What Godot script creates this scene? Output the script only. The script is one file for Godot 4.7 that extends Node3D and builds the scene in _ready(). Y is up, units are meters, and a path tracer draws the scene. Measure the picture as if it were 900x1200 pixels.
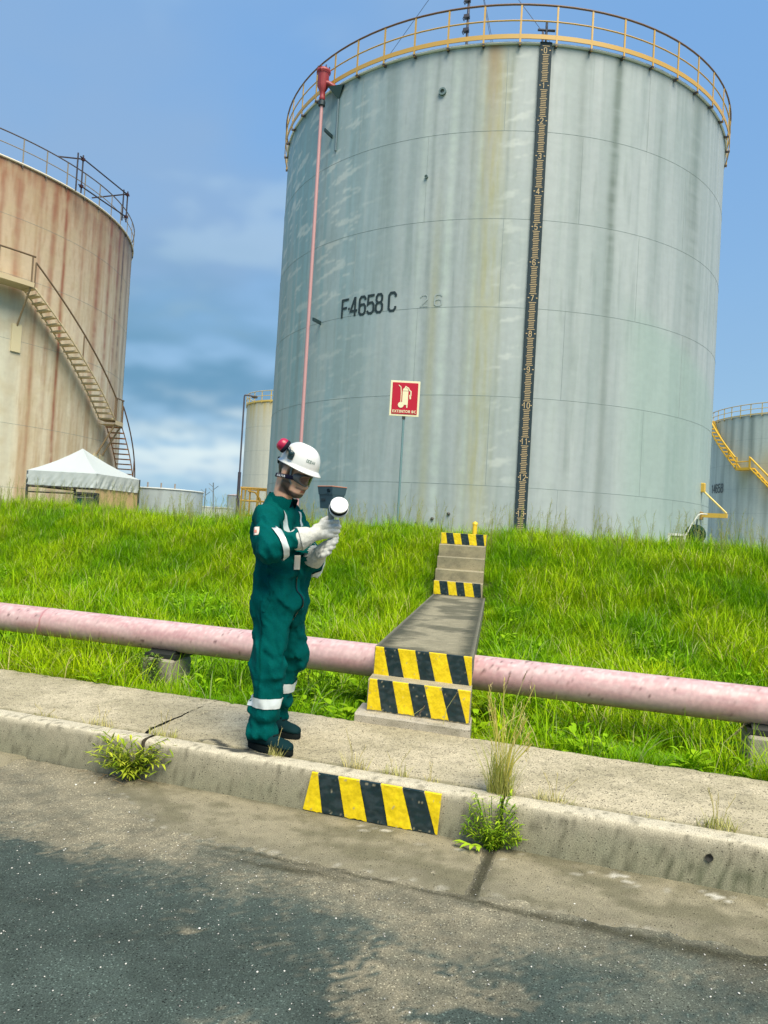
extends Node3D
# A tank farm seen from the road: kerb, pavement, grass bank, concrete walkway over a pink pipe, storage tanks,
# and a worker in a green coverall aiming a gas detection camera. x runs along the kerb, y up, metres.

const EXPO := 3.8
const SEED := 7
var rng := RandomNumberGenerator.new()
var names := {}
var M := {}

# ------------------------------------------------------------------ mesh helper
class G:
	var v := PackedVector3Array()
	var c := PackedColorArray()
	var uv := PackedVector2Array()
	var i := PackedInt32Array()
	func vert(p: Vector3, col := Color.WHITE, t := Vector2.ZERO) -> int:
		v.append(p); c.append(col); uv.append(t)
		return v.size() - 1
	func tri(a: int, b: int, d: int) -> void:          # counter-clockwise seen from outside
		i.append(a); i.append(d); i.append(b)
	func quad(a: int, b: int, d: int, e: int) -> void:
		tri(a, b, d); tri(a, d, e)
	func face(pts: Array, col := Color.WHITE) -> void:
		var k := []
		for p in pts:
			k.append(vert(p, col))
		for j in range(1, k.size() - 1):
			tri(k[0], k[j], k[j + 1])
	func hexa(p: Array, col := Color.WHITE) -> void:    # p: bottom 4 (ccw from above), top 4
		face([p[0], p[3], p[2], p[1]], col); face([p[4], p[5], p[6], p[7]], col)
		for j in 4:
			var n := (j + 1) % 4
			face([p[j], p[n], p[4 + n], p[4 + j]], col)
	func box(at: Vector3, s: Vector3, col := Color.WHITE, b := Basis.IDENTITY) -> void:
		var h := s * 0.5
		var p := []
		for y in [-1, 1]:
			for q in [[-1, 1], [1, 1], [1, -1], [-1, -1]]:
				p.append(at + b * Vector3(q[0] * h.x, y * h.y, q[1] * h.z))
		hexa(p, col)
	func cbox(at: Vector3, s: Vector3, ch: float, col := Color.WHITE, b := Basis.IDENTITY) -> void:   # chamfered box
		var h := s * 0.5
		var pt := func(sx, sy, sz, ax) -> Vector3:
			var q := Vector3(sx * h.x, sy * h.y, sz * h.z)
			if ax != 0: q.x -= sx * ch
			if ax != 1: q.y -= sy * ch
			if ax != 2: q.z -= sz * ch
			return at + b * q
		for ax in 3:
			for sg in [-1, 1]:
				var f := []
				for q in [[-1, -1], [1, -1], [1, 1], [-1, 1]]:
					var w := [0, 0, 0]
					w[ax] = sg; w[(ax + 1) % 3] = q[0]; w[(ax + 2) % 3] = q[1]
					f.append(pt.call(w[0], w[1], w[2], ax))
				if sg < 0: f.reverse()
				face(f, col)
		for ax in 3:
			var a1 := (ax + 1) % 3
			var a2 := (ax + 2) % 3
			for s1 in [-1, 1]:
				for s2 in [-1, 1]:
					var f := []
					for q in [[-1, a1], [1, a1], [1, a2], [-1, a2]]:
						var w := [0, 0, 0]
						w[ax] = q[0]; w[a1] = s1; w[a2] = s2
						f.append(pt.call(w[0], w[1], w[2], q[1]))
					if s1 * s2 < 0: f.reverse()
					f.reverse()
					face(f, col)
		for sx in [-1, 1]:
			for sy in [-1, 1]:
				for sz in [-1, 1]:
					var f := [pt.call(sx, sy, sz, 0), pt.call(sx, sy, sz, 1), pt.call(sx, sy, sz, 2)]
					if sx * sy * sz < 0: f.reverse()
					face(f, col)
	func grid(nu: int, nv: int, fn: Callable) -> void:  # fn(iu, iv) -> [pos, colour]; u right, v up seen from outside
		var o := v.size()
		for b in nv + 1:
			for a in nu + 1:
				var r: Array = fn.call(a, b)
				vert(r[0], r[1])
		for b in nv:
			for a in nu:
				var k := o + b * (nu + 1) + a
				quad(k, k + 1, k + nu + 2, k + nu + 1)
	func tube(pts: Array, r, n := 8, col := Color.WHITE, closed := false) -> void:
		var m := pts.size()
		var o := v.size()
		var up := Vector3.UP
		for k in m:
			var a: Vector3 = pts[(k - 1 + m) % m] if closed else pts[maxi(k - 1, 0)]
			var b: Vector3 = pts[(k + 1) % m] if closed else pts[mini(k + 1, m - 1)]
			var t := (b - a).normalized()
			if absf(t.dot(up)) > 0.95:
				up = Vector3.RIGHT if absf(t.x) < 0.8 else Vector3.FORWARD
			var e1 := t.cross(up).normalized()
			var e2 := e1.cross(t).normalized()
			up = e2
			var rr: float = r[k] if r is Array else r
			for j in n:
				var an := TAU * j / n
				vert(pts[k] + (e1 * cos(an) + e2 * sin(an)) * rr, col)
		var last := m if closed else m - 1
		for k in last:
			var k2 := (k + 1) % m
			for j in n:
				var j2 := (j + 1) % n
				quad(o + k * n + j, o + k2 * n + j, o + k2 * n + j2, o + k * n + j2)
		if not closed:
			for e in [0, m - 1]:
				var f := []
				for j in n:
					f.append(v[o + e * n + j])
				if e == 0: f.reverse()
				face(f, col)
	func rod(a: Vector3, b: Vector3, r: float, n := 8, col := Color.WHITE) -> void:
		tube([a, b], r, n, col)
	func lathe(prof: Array, n: int, at := Vector3.ZERO, col := Color.WHITE, a0 := 0.0, a1 := TAU, hard := false, bs := Basis.IDENTITY) -> void:
		var segs := prof.size() - 1
		for s in (segs if hard else 1):
			var rows: Array = [prof[s], prof[s + 1]] if hard else prof
			var o := v.size()
			for q in rows:
				for k in n + 1:
					var a := a0 + (a1 - a0) * k / n
					vert(at + bs * Vector3(sin(a) * q.x, q.y, cos(a) * q.x), col)
			for b in rows.size() - 1:
				for k in n:
					var w := o + b * (n + 1) + k
					quad(w, w + 1, w + n + 2, w + n + 1)
	func hoop(radius: float, y: float, r: float, segs: int, at: Vector3, col := Color.WHITE, a0 := 0.0, a1 := TAU) -> void:
		var p := []
		var full := absf(a1 - a0 - TAU) < 0.001
		for k in (segs if full else segs + 1):
			var a := a0 + (a1 - a0) * k / segs
			p.append(at + Vector3(sin(a) * radius, y, cos(a) * radius))
		tube(p, r, 6, col, full)
	func ball(at: Vector3, r: Vector3, b := Basis.IDENTITY, col := Color.WHITE, n := 14) -> void:
		var o := v.size()
		var rows := n / 2
		for y in rows + 1:
			var t := -PI / 2 + PI * y / rows
			for k in n + 1:
				var a := TAU * k / n
				vert(at + b * Vector3(sin(a) * cos(t) * r.x, sin(t) * r.y, cos(a) * cos(t) * r.z), col)
		for y in rows:
			for k in n:
				var w := o + y * (n + 1) + k
				quad(w, w + 1, w + n + 2, w + n + 1)
	func mesh() -> ArrayMesh:
		var n := PackedVector3Array()
		n.resize(v.size())
		for k in range(0, i.size(), 3):
			var a := v[i[k]]
			var w := (v[i[k + 2]] - a).cross(v[i[k + 1]] - a)
			n[i[k]] += w; n[i[k + 1]] += w; n[i[k + 2]] += w
		for k in n.size():
			n[k] = n[k].normalized() if n[k].length_squared() > 1e-20 else Vector3.UP
		var arr := []
		arr.resize(Mesh.ARRAY_MAX)
		arr[Mesh.ARRAY_VERTEX] = v; arr[Mesh.ARRAY_NORMAL] = n; arr[Mesh.ARRAY_COLOR] = c
		arr[Mesh.ARRAY_TEX_UV] = uv; arr[Mesh.ARRAY_INDEX] = i
		var am := ArrayMesh.new()
		am.add_surface_from_arrays(Mesh.PRIMITIVE_TRIANGLES, arr)
		return am

# ------------------------------------------------------------------ scene-tree helpers
func numbered(called: String) -> String:
	var k: int = names.get(called, -1) + 1
	names[called] = k
	return called if k == 0 else "%s_%03d" % [called, k]

func thing(called: String, label: String, category: String, at := Vector3.ZERO, turn := 0.0, group := "") -> Node3D:
	var o := Node3D.new()
	o.name = numbered(called)
	add_child(o)
	o.position = at
	o.rotation.y = turn
	o.set_meta("label", label); o.set_meta("category", category)
	if group: o.set_meta("group", group)
	return o

func part(called: String, g, mat: Material, parent: Node = self) -> MeshInstance3D:
	var o := MeshInstance3D.new()
	o.name = numbered(called) if parent == self else called
	o.mesh = g.mesh() if g is G else g
	o.material_override = mat
	parent.add_child(o, true)
	return o

func tag(o: Node, label: String, category: String, group := "") -> void:
	o.set_meta("label", label); o.set_meta("category", category)
	if group: o.set_meta("group", group)

func structure(called: String, g, mat: Material) -> MeshInstance3D:
	var o := part(called, g, mat)
	o.set_meta("kind", "structure")
	return o

func dup(root: Node3D, at: Vector3, turn: float, label: String) -> Node3D:
	var r: Node3D = root.duplicate()
	var base := String(root.name)
	if base.length() > 4 and base.substr(base.length() - 3).is_valid_int():
		base = base.substr(0, base.length() - 4)
	r.name = numbered(base)
	add_child(r)
	r.position = at; r.rotation.y = turn
	r.set_meta("label", label)
	return r

func lin(r: float, g: float, b: float) -> Color:      # sRGB 0..255 to linear
	return Color(r / 255.0, g / 255.0, b / 255.0).srgb_to_linear()

func noise(s: int, f: float, oct := 3, kind := FastNoiseLite.TYPE_SIMPLEX_SMOOTH) -> FastNoiseLite:
	var n := FastNoiseLite.new()
	n.seed = s; n.frequency = f; n.noise_type = kind
	n.fractal_type = FastNoiseLite.FRACTAL_FBM if oct > 1 else FastNoiseLite.FRACTAL_NONE
	n.fractal_octaves = oct
	return n

func sm(a: float, b: float, x: float) -> float:
	return smoothstep(a, b, x)

# ------------------------------------------------------------------ lettering made of strokes
const GLYPH := {
	"F": [[0, 0, 0, 1, .55, 1], [0, .52, .42, .52]],
	"-": [[.06, .44, .10, .44]],
	"0": [[.12, 0, 0, .14, 0, .86, .12, 1, .38, 1, .5, .86, .5, .14, .38, 0, .12, 0]],
	"1": [[.08, .8, .27, 1, .27, 0]],
	"2": [[0, .82, .1, 1, .4, 1, .5, .85, .5, .62, 0, 0, .52, 0]],
	"3": [[0, .9, .12, 1, .38, 1, .5, .87, .5, .64, .36, .52, .18, .52], [.36, .52, .5, .4, .5, .13, .38, 0, .12, 0, 0, .1]],
	"4": [[.4, 0, .4, 1, .34, 1, 0, .28, .56, .28]],
	"5": [[.5, 1, .05, 1, .02, .52, .16, .6, .37, .6, .5, .47, .5, .13, .37, 0, .12, 0, 0, .12]],
	"6": [[.5, .84, .5, .88, .38, 1, .12, 1, 0, .87, 0, .13, .12, 0, .38, 0, .5, .13, .5, .43, .38, .56, .12, .56, 0, .44]],
	"7": [[0, 1, .5, 1, .18, 0]],
	"8": [[.13, .54, .03, .67, .03, .88, .14, 1, .36, 1, .47, .88, .47, .67, .37, .54, .13, .54, 0, .4, 0, .13, .13, 0, .37, 0, .5, .13, .5, .4, .37, .54]],
	"9": [[0, .14, .12, 0, .38, 0, .5, .13, .5, .87, .38, 1, .12, 1, 0, .87, 0, .57, .12, .44, .38, .44, .5, .56]],
	"C": [[.5, .8, .5, .87, .38, 1, .12, 1, 0, .87, 0, .13, .12, 0, .38, 0, .5, .13, .5, .2]],
	"O": [[.12, 0, 0, .14, 0, .86, .12, 1, .38, 1, .5, .86, .5, .14, .38, 0, .12, 0]],
	"E": [[.5, 1, 0, 1, 0, 0, .5, 0], [0, .52, .4, .52]],
	"A": [[0, 0, .25, 1, .5, 0], [.09, .35, .41, .35]],
	"N": [[0, 0, 0, 1, .5, 0, .5, 1]],
	"K": [[0, 0, 0, 1], [.5, 1, 0, .45, .5, 0]],
	"L": [[0, 1, 0, 0, .45, 0]],
}

func stroke(g: G, line: Array, half: float, map: Callable, col: Color, sx: float, sy: float, ox: float, oy: float) -> void:
	var p: Array[Vector2] = []
	for k in range(0, line.size(), 2):
		p.append(Vector2(ox + line[k] * sx, oy + line[k + 1] * sy))
	var q: Array[Vector2] = []
	for k in p.size() - 1:
		var nsub: int = maxi(1, int((p[k + 1] - p[k]).length() / 0.12))
		for s in nsub:
			q.append(p[k].lerp(p[k + 1], float(s) / nsub))
	q.append(p[-1])
	var closed: bool = p[0].is_equal_approx(p[-1])
	var idx := []
	for k in q.size():
		var a: Vector2 = q[k - 1] if k > 0 else (q[-2] if closed else q[0])
		var b: Vector2 = q[k + 1] if k < q.size() - 1 else (q[1] if closed else q[-1])
		var d1 := (q[k] - a).normalized()
		var d2 := (b - q[k]).normalized()
		if d1 == Vector2.ZERO: d1 = d2
		if d2 == Vector2.ZERO: d2 = d1
		var n1 := Vector2(-d1.y, d1.x)
		var n2 := Vector2(-d2.y, d2.x)
		var nn := (n1 + n2).normalized()
		var w := half / maxf(nn.dot(n1), 0.5)
		var c0 := q[k]
		if not closed and k == 0: c0 -= d1 * half * 0.6
		if not closed and k == q.size() - 1: c0 += d1 * half * 0.6
		var r := c0 - nn * w
		var l := c0 + nn * w
		idx.append([g.vert(map.call(r.x, r.y), col), g.vert(map.call(l.x, l.y), col)])
	for k in idx.size() - 1:
		g.quad(idx[k][0], idx[k + 1][0], idx[k + 1][1], idx[k][1])

func write(g: G, ch: String, half: float, map: Callable, col: Color, sx: float, sy: float, ox: float, oy: float) -> void:
	for line in GLYPH[ch]:
		stroke(g, line, half, map, col, sx, sy, ox, oy)

func on_cylinder(at: Vector3, R: float, a0: float) -> Callable:
	return func(u: float, w: float): return at + Vector3(sin(a0 + u / R) * R, w, cos(a0 + u / R) * R)

# ------------------------------------------------------------------ implicit bodies (tapered capsules joined by a smooth minimum)
func cap(a: Vector3, b: Vector3, ra: float, rb: float) -> Dictionary:
	return {"a": a, "b": b, "ra": ra, "rb": rb, "e": false}
func egg(at: Vector3, r: Vector3, bs := Basis.IDENTITY) -> Dictionary:
	return {"a": at, "r": r, "inv": bs.inverse(), "bs": bs, "e": true}

func dist(d: Dictionary, p: Vector3) -> float:
	if d.e:
		var q: Vector3 = d.inv * (p - d.a)
		var r: Vector3 = d.r
		var k := Vector3(q.x / r.x, q.y / r.y, q.z / r.z).length()
		var k2 := Vector3(q.x / (r.x * r.x), q.y / (r.y * r.y), q.z / (r.z * r.z)).length()
		return k * (k - 1.0) / maxf(k2, 1e-6)
	var ab: Vector3 = d.b - d.a
	var t := clampf((p - d.a).dot(ab) / maxf(ab.length_squared(), 1e-9), 0.0, 1.0)
	return (p - d.a - ab * t).length() - lerpf(d.ra, d.rb, t)

func field(bones: Array, k: float, p: Vector3, disp: Callable) -> float:
	var s := 0.0
	for d in bones:
		s += exp(-k * dist(d, p))
	var f := -log(maxf(s, 1e-20)) / k
	return f + (disp.call(p) if absf(f) < 0.06 else 0.0)

func nets(g: G, bones: Array, k: float, h: float, colour: Callable, disp = null) -> void:
	var pad := 4.5 / k + 2 * h
	var lo := Vector3.ONE * 1e9
	var hi := -lo
	var boxes := []
	for d in bones:
		var r: float = maxf(d.r.x, maxf(d.r.y, d.r.z)) if d.e else maxf(d.ra, d.rb)
		var b: Vector3 = d.a if d.e else d.b
		var l := Vector3(minf(d.a.x, b.x), minf(d.a.y, b.y), minf(d.a.z, b.z)) - Vector3.ONE * (r + pad)
		var u := Vector3(maxf(d.a.x, b.x), maxf(d.a.y, b.y), maxf(d.a.z, b.z)) + Vector3.ONE * (r + pad)
		boxes.append([l, u])
		lo = Vector3(minf(lo.x, l.x), minf(lo.y, l.y), minf(lo.z, l.z))
		hi = Vector3(maxf(hi.x, u.x), maxf(hi.y, u.y), maxf(hi.z, u.z))
	var nx := int((hi.x - lo.x) / h) + 2
	var ny := int((hi.y - lo.y) / h) + 2
	var nz := int((hi.z - lo.z) / h) + 2
	var f := PackedFloat32Array()
	f.resize(nx * ny * nz)
	for q in bones.size():
		var d: Dictionary = bones[q]
		var l: Vector3 = (boxes[q][0] - lo) / h
		var u: Vector3 = (boxes[q][1] - lo) / h
		for z in range(maxi(0, int(l.z)), mini(nz, int(u.z) + 1)):
			for y in range(maxi(0, int(l.y)), mini(ny, int(u.y) + 1)):
				var row := (z * ny + y) * nx
				for x in range(maxi(0, int(l.x)), mini(nx, int(u.x) + 1)):
					f[row + x] += exp(-k * dist(d, lo + Vector3(x, y, z) * h))
	for q in f.size():
		f[q] = 1.0 if f[q] <= 1e-9 else -log(f[q]) / k
	if disp != null:
		for z in nz:
			for y in ny:
				var row := (z * ny + y) * nx
				for x in nx:
					if absf(f[row + x]) < 0.05:
						f[row + x] += disp.call(lo + Vector3(x, y, z) * h)
	var id := PackedInt32Array()
	id.resize(f.size()); id.fill(-1)
	var st := [1, nx, nx * ny]
	var off := [0, 1, nx, nx + 1, nx * ny, nx * ny + 1, nx * ny + nx, nx * ny + nx + 1]
	var edges := [[0, 1], [2, 3], [4, 5], [6, 7], [0, 2], [1, 3], [4, 6], [5, 7], [0, 4], [1, 5], [2, 6], [3, 7]]
	var lim := 2.6 * h + (0.02 if disp != null else 0.0)
	for z in nz - 1:
		for y in ny - 1:
			var row := (z * ny + y) * nx
			for x in nx - 1:
				var o := row + x
				if absf(f[o]) > lim: continue
				var inside := 0
				for q in 8:
					if f[o + off[q]] < 0.0: inside += 1
				if inside == 0 or inside == 8: continue
				var s := Vector3.ZERO
				var cnt := 0
				for e in edges:
					var fa := f[o + off[e[0]]]
					var fb := f[o + off[e[1]]]
					if (fa < 0.0) != (fb < 0.0):
						var t := fa / (fa - fb)
						var pa := Vector3(e[0] & 1, (e[0] >> 1) & 1, e[0] >> 2)
						var pb := Vector3(e[1] & 1, (e[1] >> 1) & 1, e[1] >> 2)
						s += pa.lerp(pb, t)
						cnt += 1
				var p := lo + (Vector3(x, y, z) + s / cnt) * h
				id[o] = g.vert(p, colour.call(p))
	for z in range(1, nz - 1):
		for y in range(1, ny - 1):
			var row := (z * ny + y) * nx
			for x in range(1, nx - 1):
				var o := row + x
				if absf(f[o]) > lim: continue
				for ax in 3:
					var fa := f[o]
					var fb := f[o + st[ax]]
					if (fa < 0.0) == (fb < 0.0): continue
					var u: int = st[(ax + 1) % 3]
					var w: int = st[(ax + 2) % 3]
					var q := [id[o], id[o - u], id[o - u - w], id[o - w]]
					if q.min() < 0: continue
					if fa < 0.0: g.quad(q[0], q[1], q[2], q[3])
					else: g.quad(q[3], q[2], q[1], q[0])

func hit(bones: Array, k: float, from: Vector3, dir: Vector3, disp: Callable, reach := 0.5) -> Vector3:   # first point of the surface along a ray
	var t := 0.0
	while t < reach:
		var p := from + dir * t
		var f := field(bones, k, p, disp)
		if f < 0.001:
			return p
		t += maxf(f * 0.6, 0.001)
	return from + dir * reach

# ------------------------------------------------------------------ textures and materials
func speckle(size: int, s: int, base: float, vary: float, stones: int, rmin: float, rmax: float, lo: float, hi: float, pits: int) -> ImageTexture:
	var n := noise(s, 0.02, 5)
	var im := n.get_seamless_image(size, size)
	im.convert(Image.FORMAT_L8)
	var d := im.get_data()
	var fine := noise(s + 1, 0.22, 3).get_seamless_image(size, size)
	fine.convert(Image.FORMAT_L8)
	var e := fine.get_data()
	for k in d.size():
		d[k] = clampi(int(255.0 * (base + 0.22 * vary * (d[k] / 255.0 - 0.5) + 1.0 * vary * (e[k] / 255.0 - 0.5))), 0, 255)
	var r := RandomNumberGenerator.new()
	r.seed = s
	for q in stones + pits:
		var cx := r.randi() % size
		var cy := r.randi() % size
		var rad := r.randf_range(rmin, rmax) * (1.0 if q < stones else 0.8)
		var val := int(255.0 * (r.randf_range(lo, hi) if q < stones else base * r.randf_range(0.25, 0.6)))
		var el := r.randf_range(0.6, 1.5)
		var ir := int(rad * 1.5) + 1
		for y in range(-ir, ir + 1):
			for x in range(-ir, ir + 1):
				if x * x * el + y * y / el < rad * rad:
					d[((cy + y + size) % size) * size + (cx + x + size) % size] = val
	var out := Image.create_from_data(size, size, false, Image.FORMAT_L8, d)
	return ImageTexture.create_from_image(out)

func ntex(s: int, f: float, lo: float, hi: float, size := 512, oct := 5) -> NoiseTexture2D:
	var t := NoiseTexture2D.new()
	t.width = size; t.height = size; t.seamless = true
	t.noise = noise(s, f, oct)
	var gr := Gradient.new()
	gr.set_color(0, Color(lo, lo, lo)); gr.set_color(1, Color(hi, hi, hi))
	t.color_ramp = gr
	return t

func nnormal(s: int, f: float, size := 512, strength := 4.0, oct := 4) -> NoiseTexture2D:
	var t := NoiseTexture2D.new()
	t.width = size; t.height = size; t.seamless = true; t.as_normal_map = true; t.bump_strength = strength
	t.noise = noise(s, f, oct)
	return t

func mat(rough: float, metal := 0.0) -> StandardMaterial3D:
	var m := StandardMaterial3D.new()
	m.vertex_color_use_as_albedo = true
	m.roughness = rough; m.metallic = metal
	return m

func tri(m: StandardMaterial3D, scale: float, world := true) -> StandardMaterial3D:
	m.uv1_triplanar = true; m.uv1_world_triplanar = world
	m.uv1_scale = Vector3.ONE * scale
	return m

func make_materials() -> void:
	var asphalt := speckle(1024, 11, 0.62, 0.34, 26000, 0.5, 1.7, 0.62, 1.0, 14000)
	var conc := speckle(1024, 23, 0.74, 0.30, 4200, 1.0, 3.2, 0.62, 0.96, 9000)
	var smooth_conc := speckle(1024, 31, 0.80, 0.42, 900, 0.8, 2.2, 0.55, 1.0, 2600)
	M.asphalt = tri(mat(0.85), 0.55); M.asphalt.albedo_texture = asphalt
	M.asphalt.heightmap_enabled = true; M.asphalt.heightmap_texture = asphalt; M.asphalt.heightmap_scale = 0.22
	M.aggregate = tri(mat(0.92), 0.7); M.aggregate.albedo_texture = conc
	M.aggregate.heightmap_enabled = true; M.aggregate.heightmap_texture = conc; M.aggregate.heightmap_scale = 0.30
	M.concrete = tri(mat(0.88), 0.6); M.concrete.albedo_texture = smooth_conc
	M.concrete.heightmap_enabled = true; M.concrete.heightmap_texture = smooth_conc; M.concrete.heightmap_scale = 0.10
	for m in [M.asphalt, M.aggregate, M.concrete]: m.metallic_specular = 0.3
	M.shell = tri(mat(0.55), 0.35); M.shell.albedo_texture = ntex(3, 0.02, 0.95, 1.0)
	M.shell.normal_enabled = true; M.shell.normal_texture = nnormal(5, 0.01, 512, 2.0, 3); M.shell.normal_scale = 0.25
	M.paint = mat(0.45)
	M.matt = mat(0.8)
	M.stripe = tri(mat(0.42), 4.0); M.stripe.albedo_texture = ntex(8, 0.02, 0.86, 1.0)
	M.stripe.heightmap_enabled = true; M.stripe.heightmap_texture = ntex(9, 0.03, 0.0, 1.0); M.stripe.heightmap_scale = 0.04
	M.pipe = tri(mat(0.5), 1.2); M.pipe.albedo_texture = ntex(13, 0.03, 0.85, 1.0)
	M.steel = mat(0.5, 0.3)
	M.leaf = mat(0.7); M.leaf.metallic_specular = 0.22; M.leaf.backlight_enabled = true; M.leaf.backlight = Color(0.38, 0.42, 0.16)
	M.cloth = tri(mat(0.85), 9.0, false); M.cloth.albedo_texture = ntex(17, 0.05, 0.8, 1.0, 256)
	M.cloth.normal_enabled = true; M.cloth.normal_texture = nnormal(18, 0.02, 512, 5.0, 4); M.cloth.normal_scale = 0.9
	M.cloth.metallic_specular = 0.15
	M.reflective = mat(0.35, 0.1)
	M.skin = mat(0.5); M.skin.subsurf_scatter_enabled = true; M.skin.subsurf_scatter_strength = 0.15
	M.glove = tri(mat(0.75), 8.0, false); M.glove.albedo_texture = ntex(19, 0.03, 0.82, 1.0, 256)
	M.glove.normal_enabled = true; M.glove.normal_texture = nnormal(20, 0.03, 256, 4.0, 3); M.glove.normal_scale = 0.5
	M.plastic = mat(0.32)
	M.rubber = mat(0.75); M.rubber.metallic_specular = 0.2
	M.canvas = mat(0.7); M.canvas.backlight_enabled = true; M.canvas.backlight = Color(0.35, 0.36, 0.36)
	M.soil = mat(0.95)
	var gl := StandardMaterial3D.new()
	gl.transparency = BaseMaterial3D.TRANSPARENCY_ALPHA
	gl.albedo_color = Color(0.22, 0.19, 0.20, 0.45); gl.roughness = 0.08
	M.goggle = gl

# ------------------------------------------------------------------ sky
func make_sky() -> PanoramaSkyMaterial:
	var w := 1024
	var h := 512
	var im := Image.create(w, h, false, Image.FORMAT_RGBF)
	var n1 := noise(41, 1.6, 5)
	var n2 := noise(42, 4.5, 4)
	for y in h:
		var el := (0.5 - (y + 0.5) / h) * PI
		var sy := sin(el)
		for x in w:
			var az := wrapf((x + 0.5) / w * TAU, -PI, PI)       # 0 = -z, positive towards +x
			var c: Color
			if el < -0.02:
				c = Color(0.16, 0.18, 0.12) / EXPO
			else:
				var d := Vector3(sin(az) * cos(el), sy, -cos(az) * cos(el))
				var t := pow(clampf(sy, 0.0, 1.0), 0.55)
				var blue := lin(172, 210, 232).lerp(lin(124, 172, 226), sm(0.05, 0.8, t))
				c = blue
				# cloud sheet seen in perspective, thicker to the left of the big tank
				var q := Vector2(d.x, d.z) / (sy + 0.14)
				var a := n1.get_noise_3d(q.x * 0.42, q.y * 0.42, 3.0)
				var b := n2.get_noise_3d(q.x * 0.24 + 9.0, q.y * 0.40, 1.0)
				var e2 := n2.get_noise_3d(q.x * 0.9, q.y * 1.3, 7.0)
				var west := sm(0.12, -0.24, az + 0.10) if absf(az) < 1.6 else 0.8
				var veil := sm(-0.25, 0.40, a + 0.4 * b) * lerpf(0.06, 1.0, west)
				c = c.lerp(lin(147, 180, 217), 0.85 * veil * sm(0.85, 0.3, sy))
				c = c.lerp(lin(180, 210, 234), 0.65 * sm(0.0, 0.40, b + 0.5 * e2) * west * sm(0.7, 0.2, sy))
				# blue-grey bank low down and a bright gap above the horizon
				var k1 := (el - 0.20 - 0.05 * a - 0.03 * e2) / 0.085
				c = c.lerp(lin(106, 156, 190), 0.95 * exp(-k1 * k1) * sm(-0.6, 0.0, b + 0.5 * a) * lerpf(0.03, 1.0, west))
				var k2 := (el - 0.092 - 0.05 * b - 0.02 * e2) / (0.036 + 0.02 * a)
				c = c.lerp(lin(226, 243, 246), 0.95 * exp(-k2 * k2) * sm(-0.60, -0.05, b + 0.3 * a + 0.2 * e2) * lerpf(0.2, 1.0, west))
				var puff := sm(0.08, 0.34, n2.get_noise_3d(az * 2.6, el * 9.0, 5.0)) * exp(-pow((el - 0.055) / 0.045, 2.0))
				c = c.lerp(lin(226, 241, 244), 0.6 * puff * west)
				var hz := exp(-pow((el - 0.02) / 0.03, 2.0))
				c = c.lerp(lin(150, 200, 222), 0.6 * hz * west)
				c = c / EXPO
			im.set_pixel(x, y, Color(c.r, c.g, c.b))
	var m := PanoramaSkyMaterial.new()
	m.panorama = ImageTexture.create_from_image(im)
	return m

# ------------------------------------------------------------------ ground shapes
func slab_x(z: float) -> float:            # left edge of the skewed walkway
	return -1.632 + (z + 4.97) * 0.161

var hill := noise(51, 0.35, 3)
func bank(x: float, z: float) -> float:
	var t := -z
	var pr := [[4.5, 0.13], [5.4, 0.08], [6.5, 0.14], [8.0, 0.30], [9.3, 0.52], [10.0, 0.86], [10.8, 1.24], [11.4, 1.37], [12.4, 1.42], [13.6, 1.36], [17.0, 0.32], [60.0, 0.3]]
	var y := 0.3
	for k in pr.size() - 1:
		if t <= pr[k + 1][0]:
			var u := sm(pr[k][0], pr[k + 1][0], t) * 0.4 + 0.6 * clampf((t - pr[k][0]) / (pr[k + 1][0] - pr[k][0]), 0.0, 1.0)
			y = lerpf(pr[k][1], pr[k + 1][1], u)
			break
	y += hill.get_noise_2d(x, z) * 0.16 * sm(4.8, 6.5, t) * sm(16.0, 12.0, t)
	var dx := absf(x - (slab_x(z) + 0.35))
	if t > 4.7 and t < 11.6:
		var top := 0.36 + 0.22 * sm(8.0, 9.7, t) + maxf(0.0, t - 9.7) * 0.92
		y = lerpf(minf(y, top), y, sm(0.40, 0.75, dx))
	return y

func _ready() -> void:
	rng.seed = SEED
	make_camera_and_light()
	make_materials()
	make_ground()
	make_walkway()
	make_pipe()
	make_main_tank()
	make_left_tank()
	make_far_tanks()
	make_bund_things()
	make_sign()
	make_person()
	make_gas_camera()
	make_grass()
	make_grit()
	make_weeds()

func make_camera_and_light() -> void:
	var cam := Camera3D.new()
	cam.name = "camera"
	add_child(cam)
	cam.fov = rad_to_deg(2.0 * atan(600.0 / 853.0))
	cam.near = 0.05; cam.far = 2000.0
	cam.position = Vector3(0, 1.53, 0)
	cam.basis = Basis(Vector3.UP, 0.3156) * Basis(Vector3.RIGHT, 0.0239) * Basis(Vector3.BACK, 0.0586)
	cam.current = true
	var we := WorldEnvironment.new()
	we.name = "environment"
	var e := Environment.new()
	e.background_mode = Environment.BG_SKY
	e.sky = Sky.new()
	e.sky.sky_material = make_sky()
	e.tonemap_mode = Environment.TONE_MAPPER_LINEAR
	e.tonemap_exposure = EXPO
	e.sdfgi_enabled = true; e.ssao_enabled = true; e.ssil_enabled = true
	we.environment = e
	add_child(we)
	var sun := DirectionalLight3D.new()
	sun.name = "sun"
	sun.light_energy = 0.5
	sun.light_color = Color(1.0, 0.955, 0.86)
	sun.light_angular_distance = 40.0
	sun.shadow_enabled = true
	add_child(sun)
	sun.look_at_from_position(Vector3(6, 14, 7), Vector3.ZERO)

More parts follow.
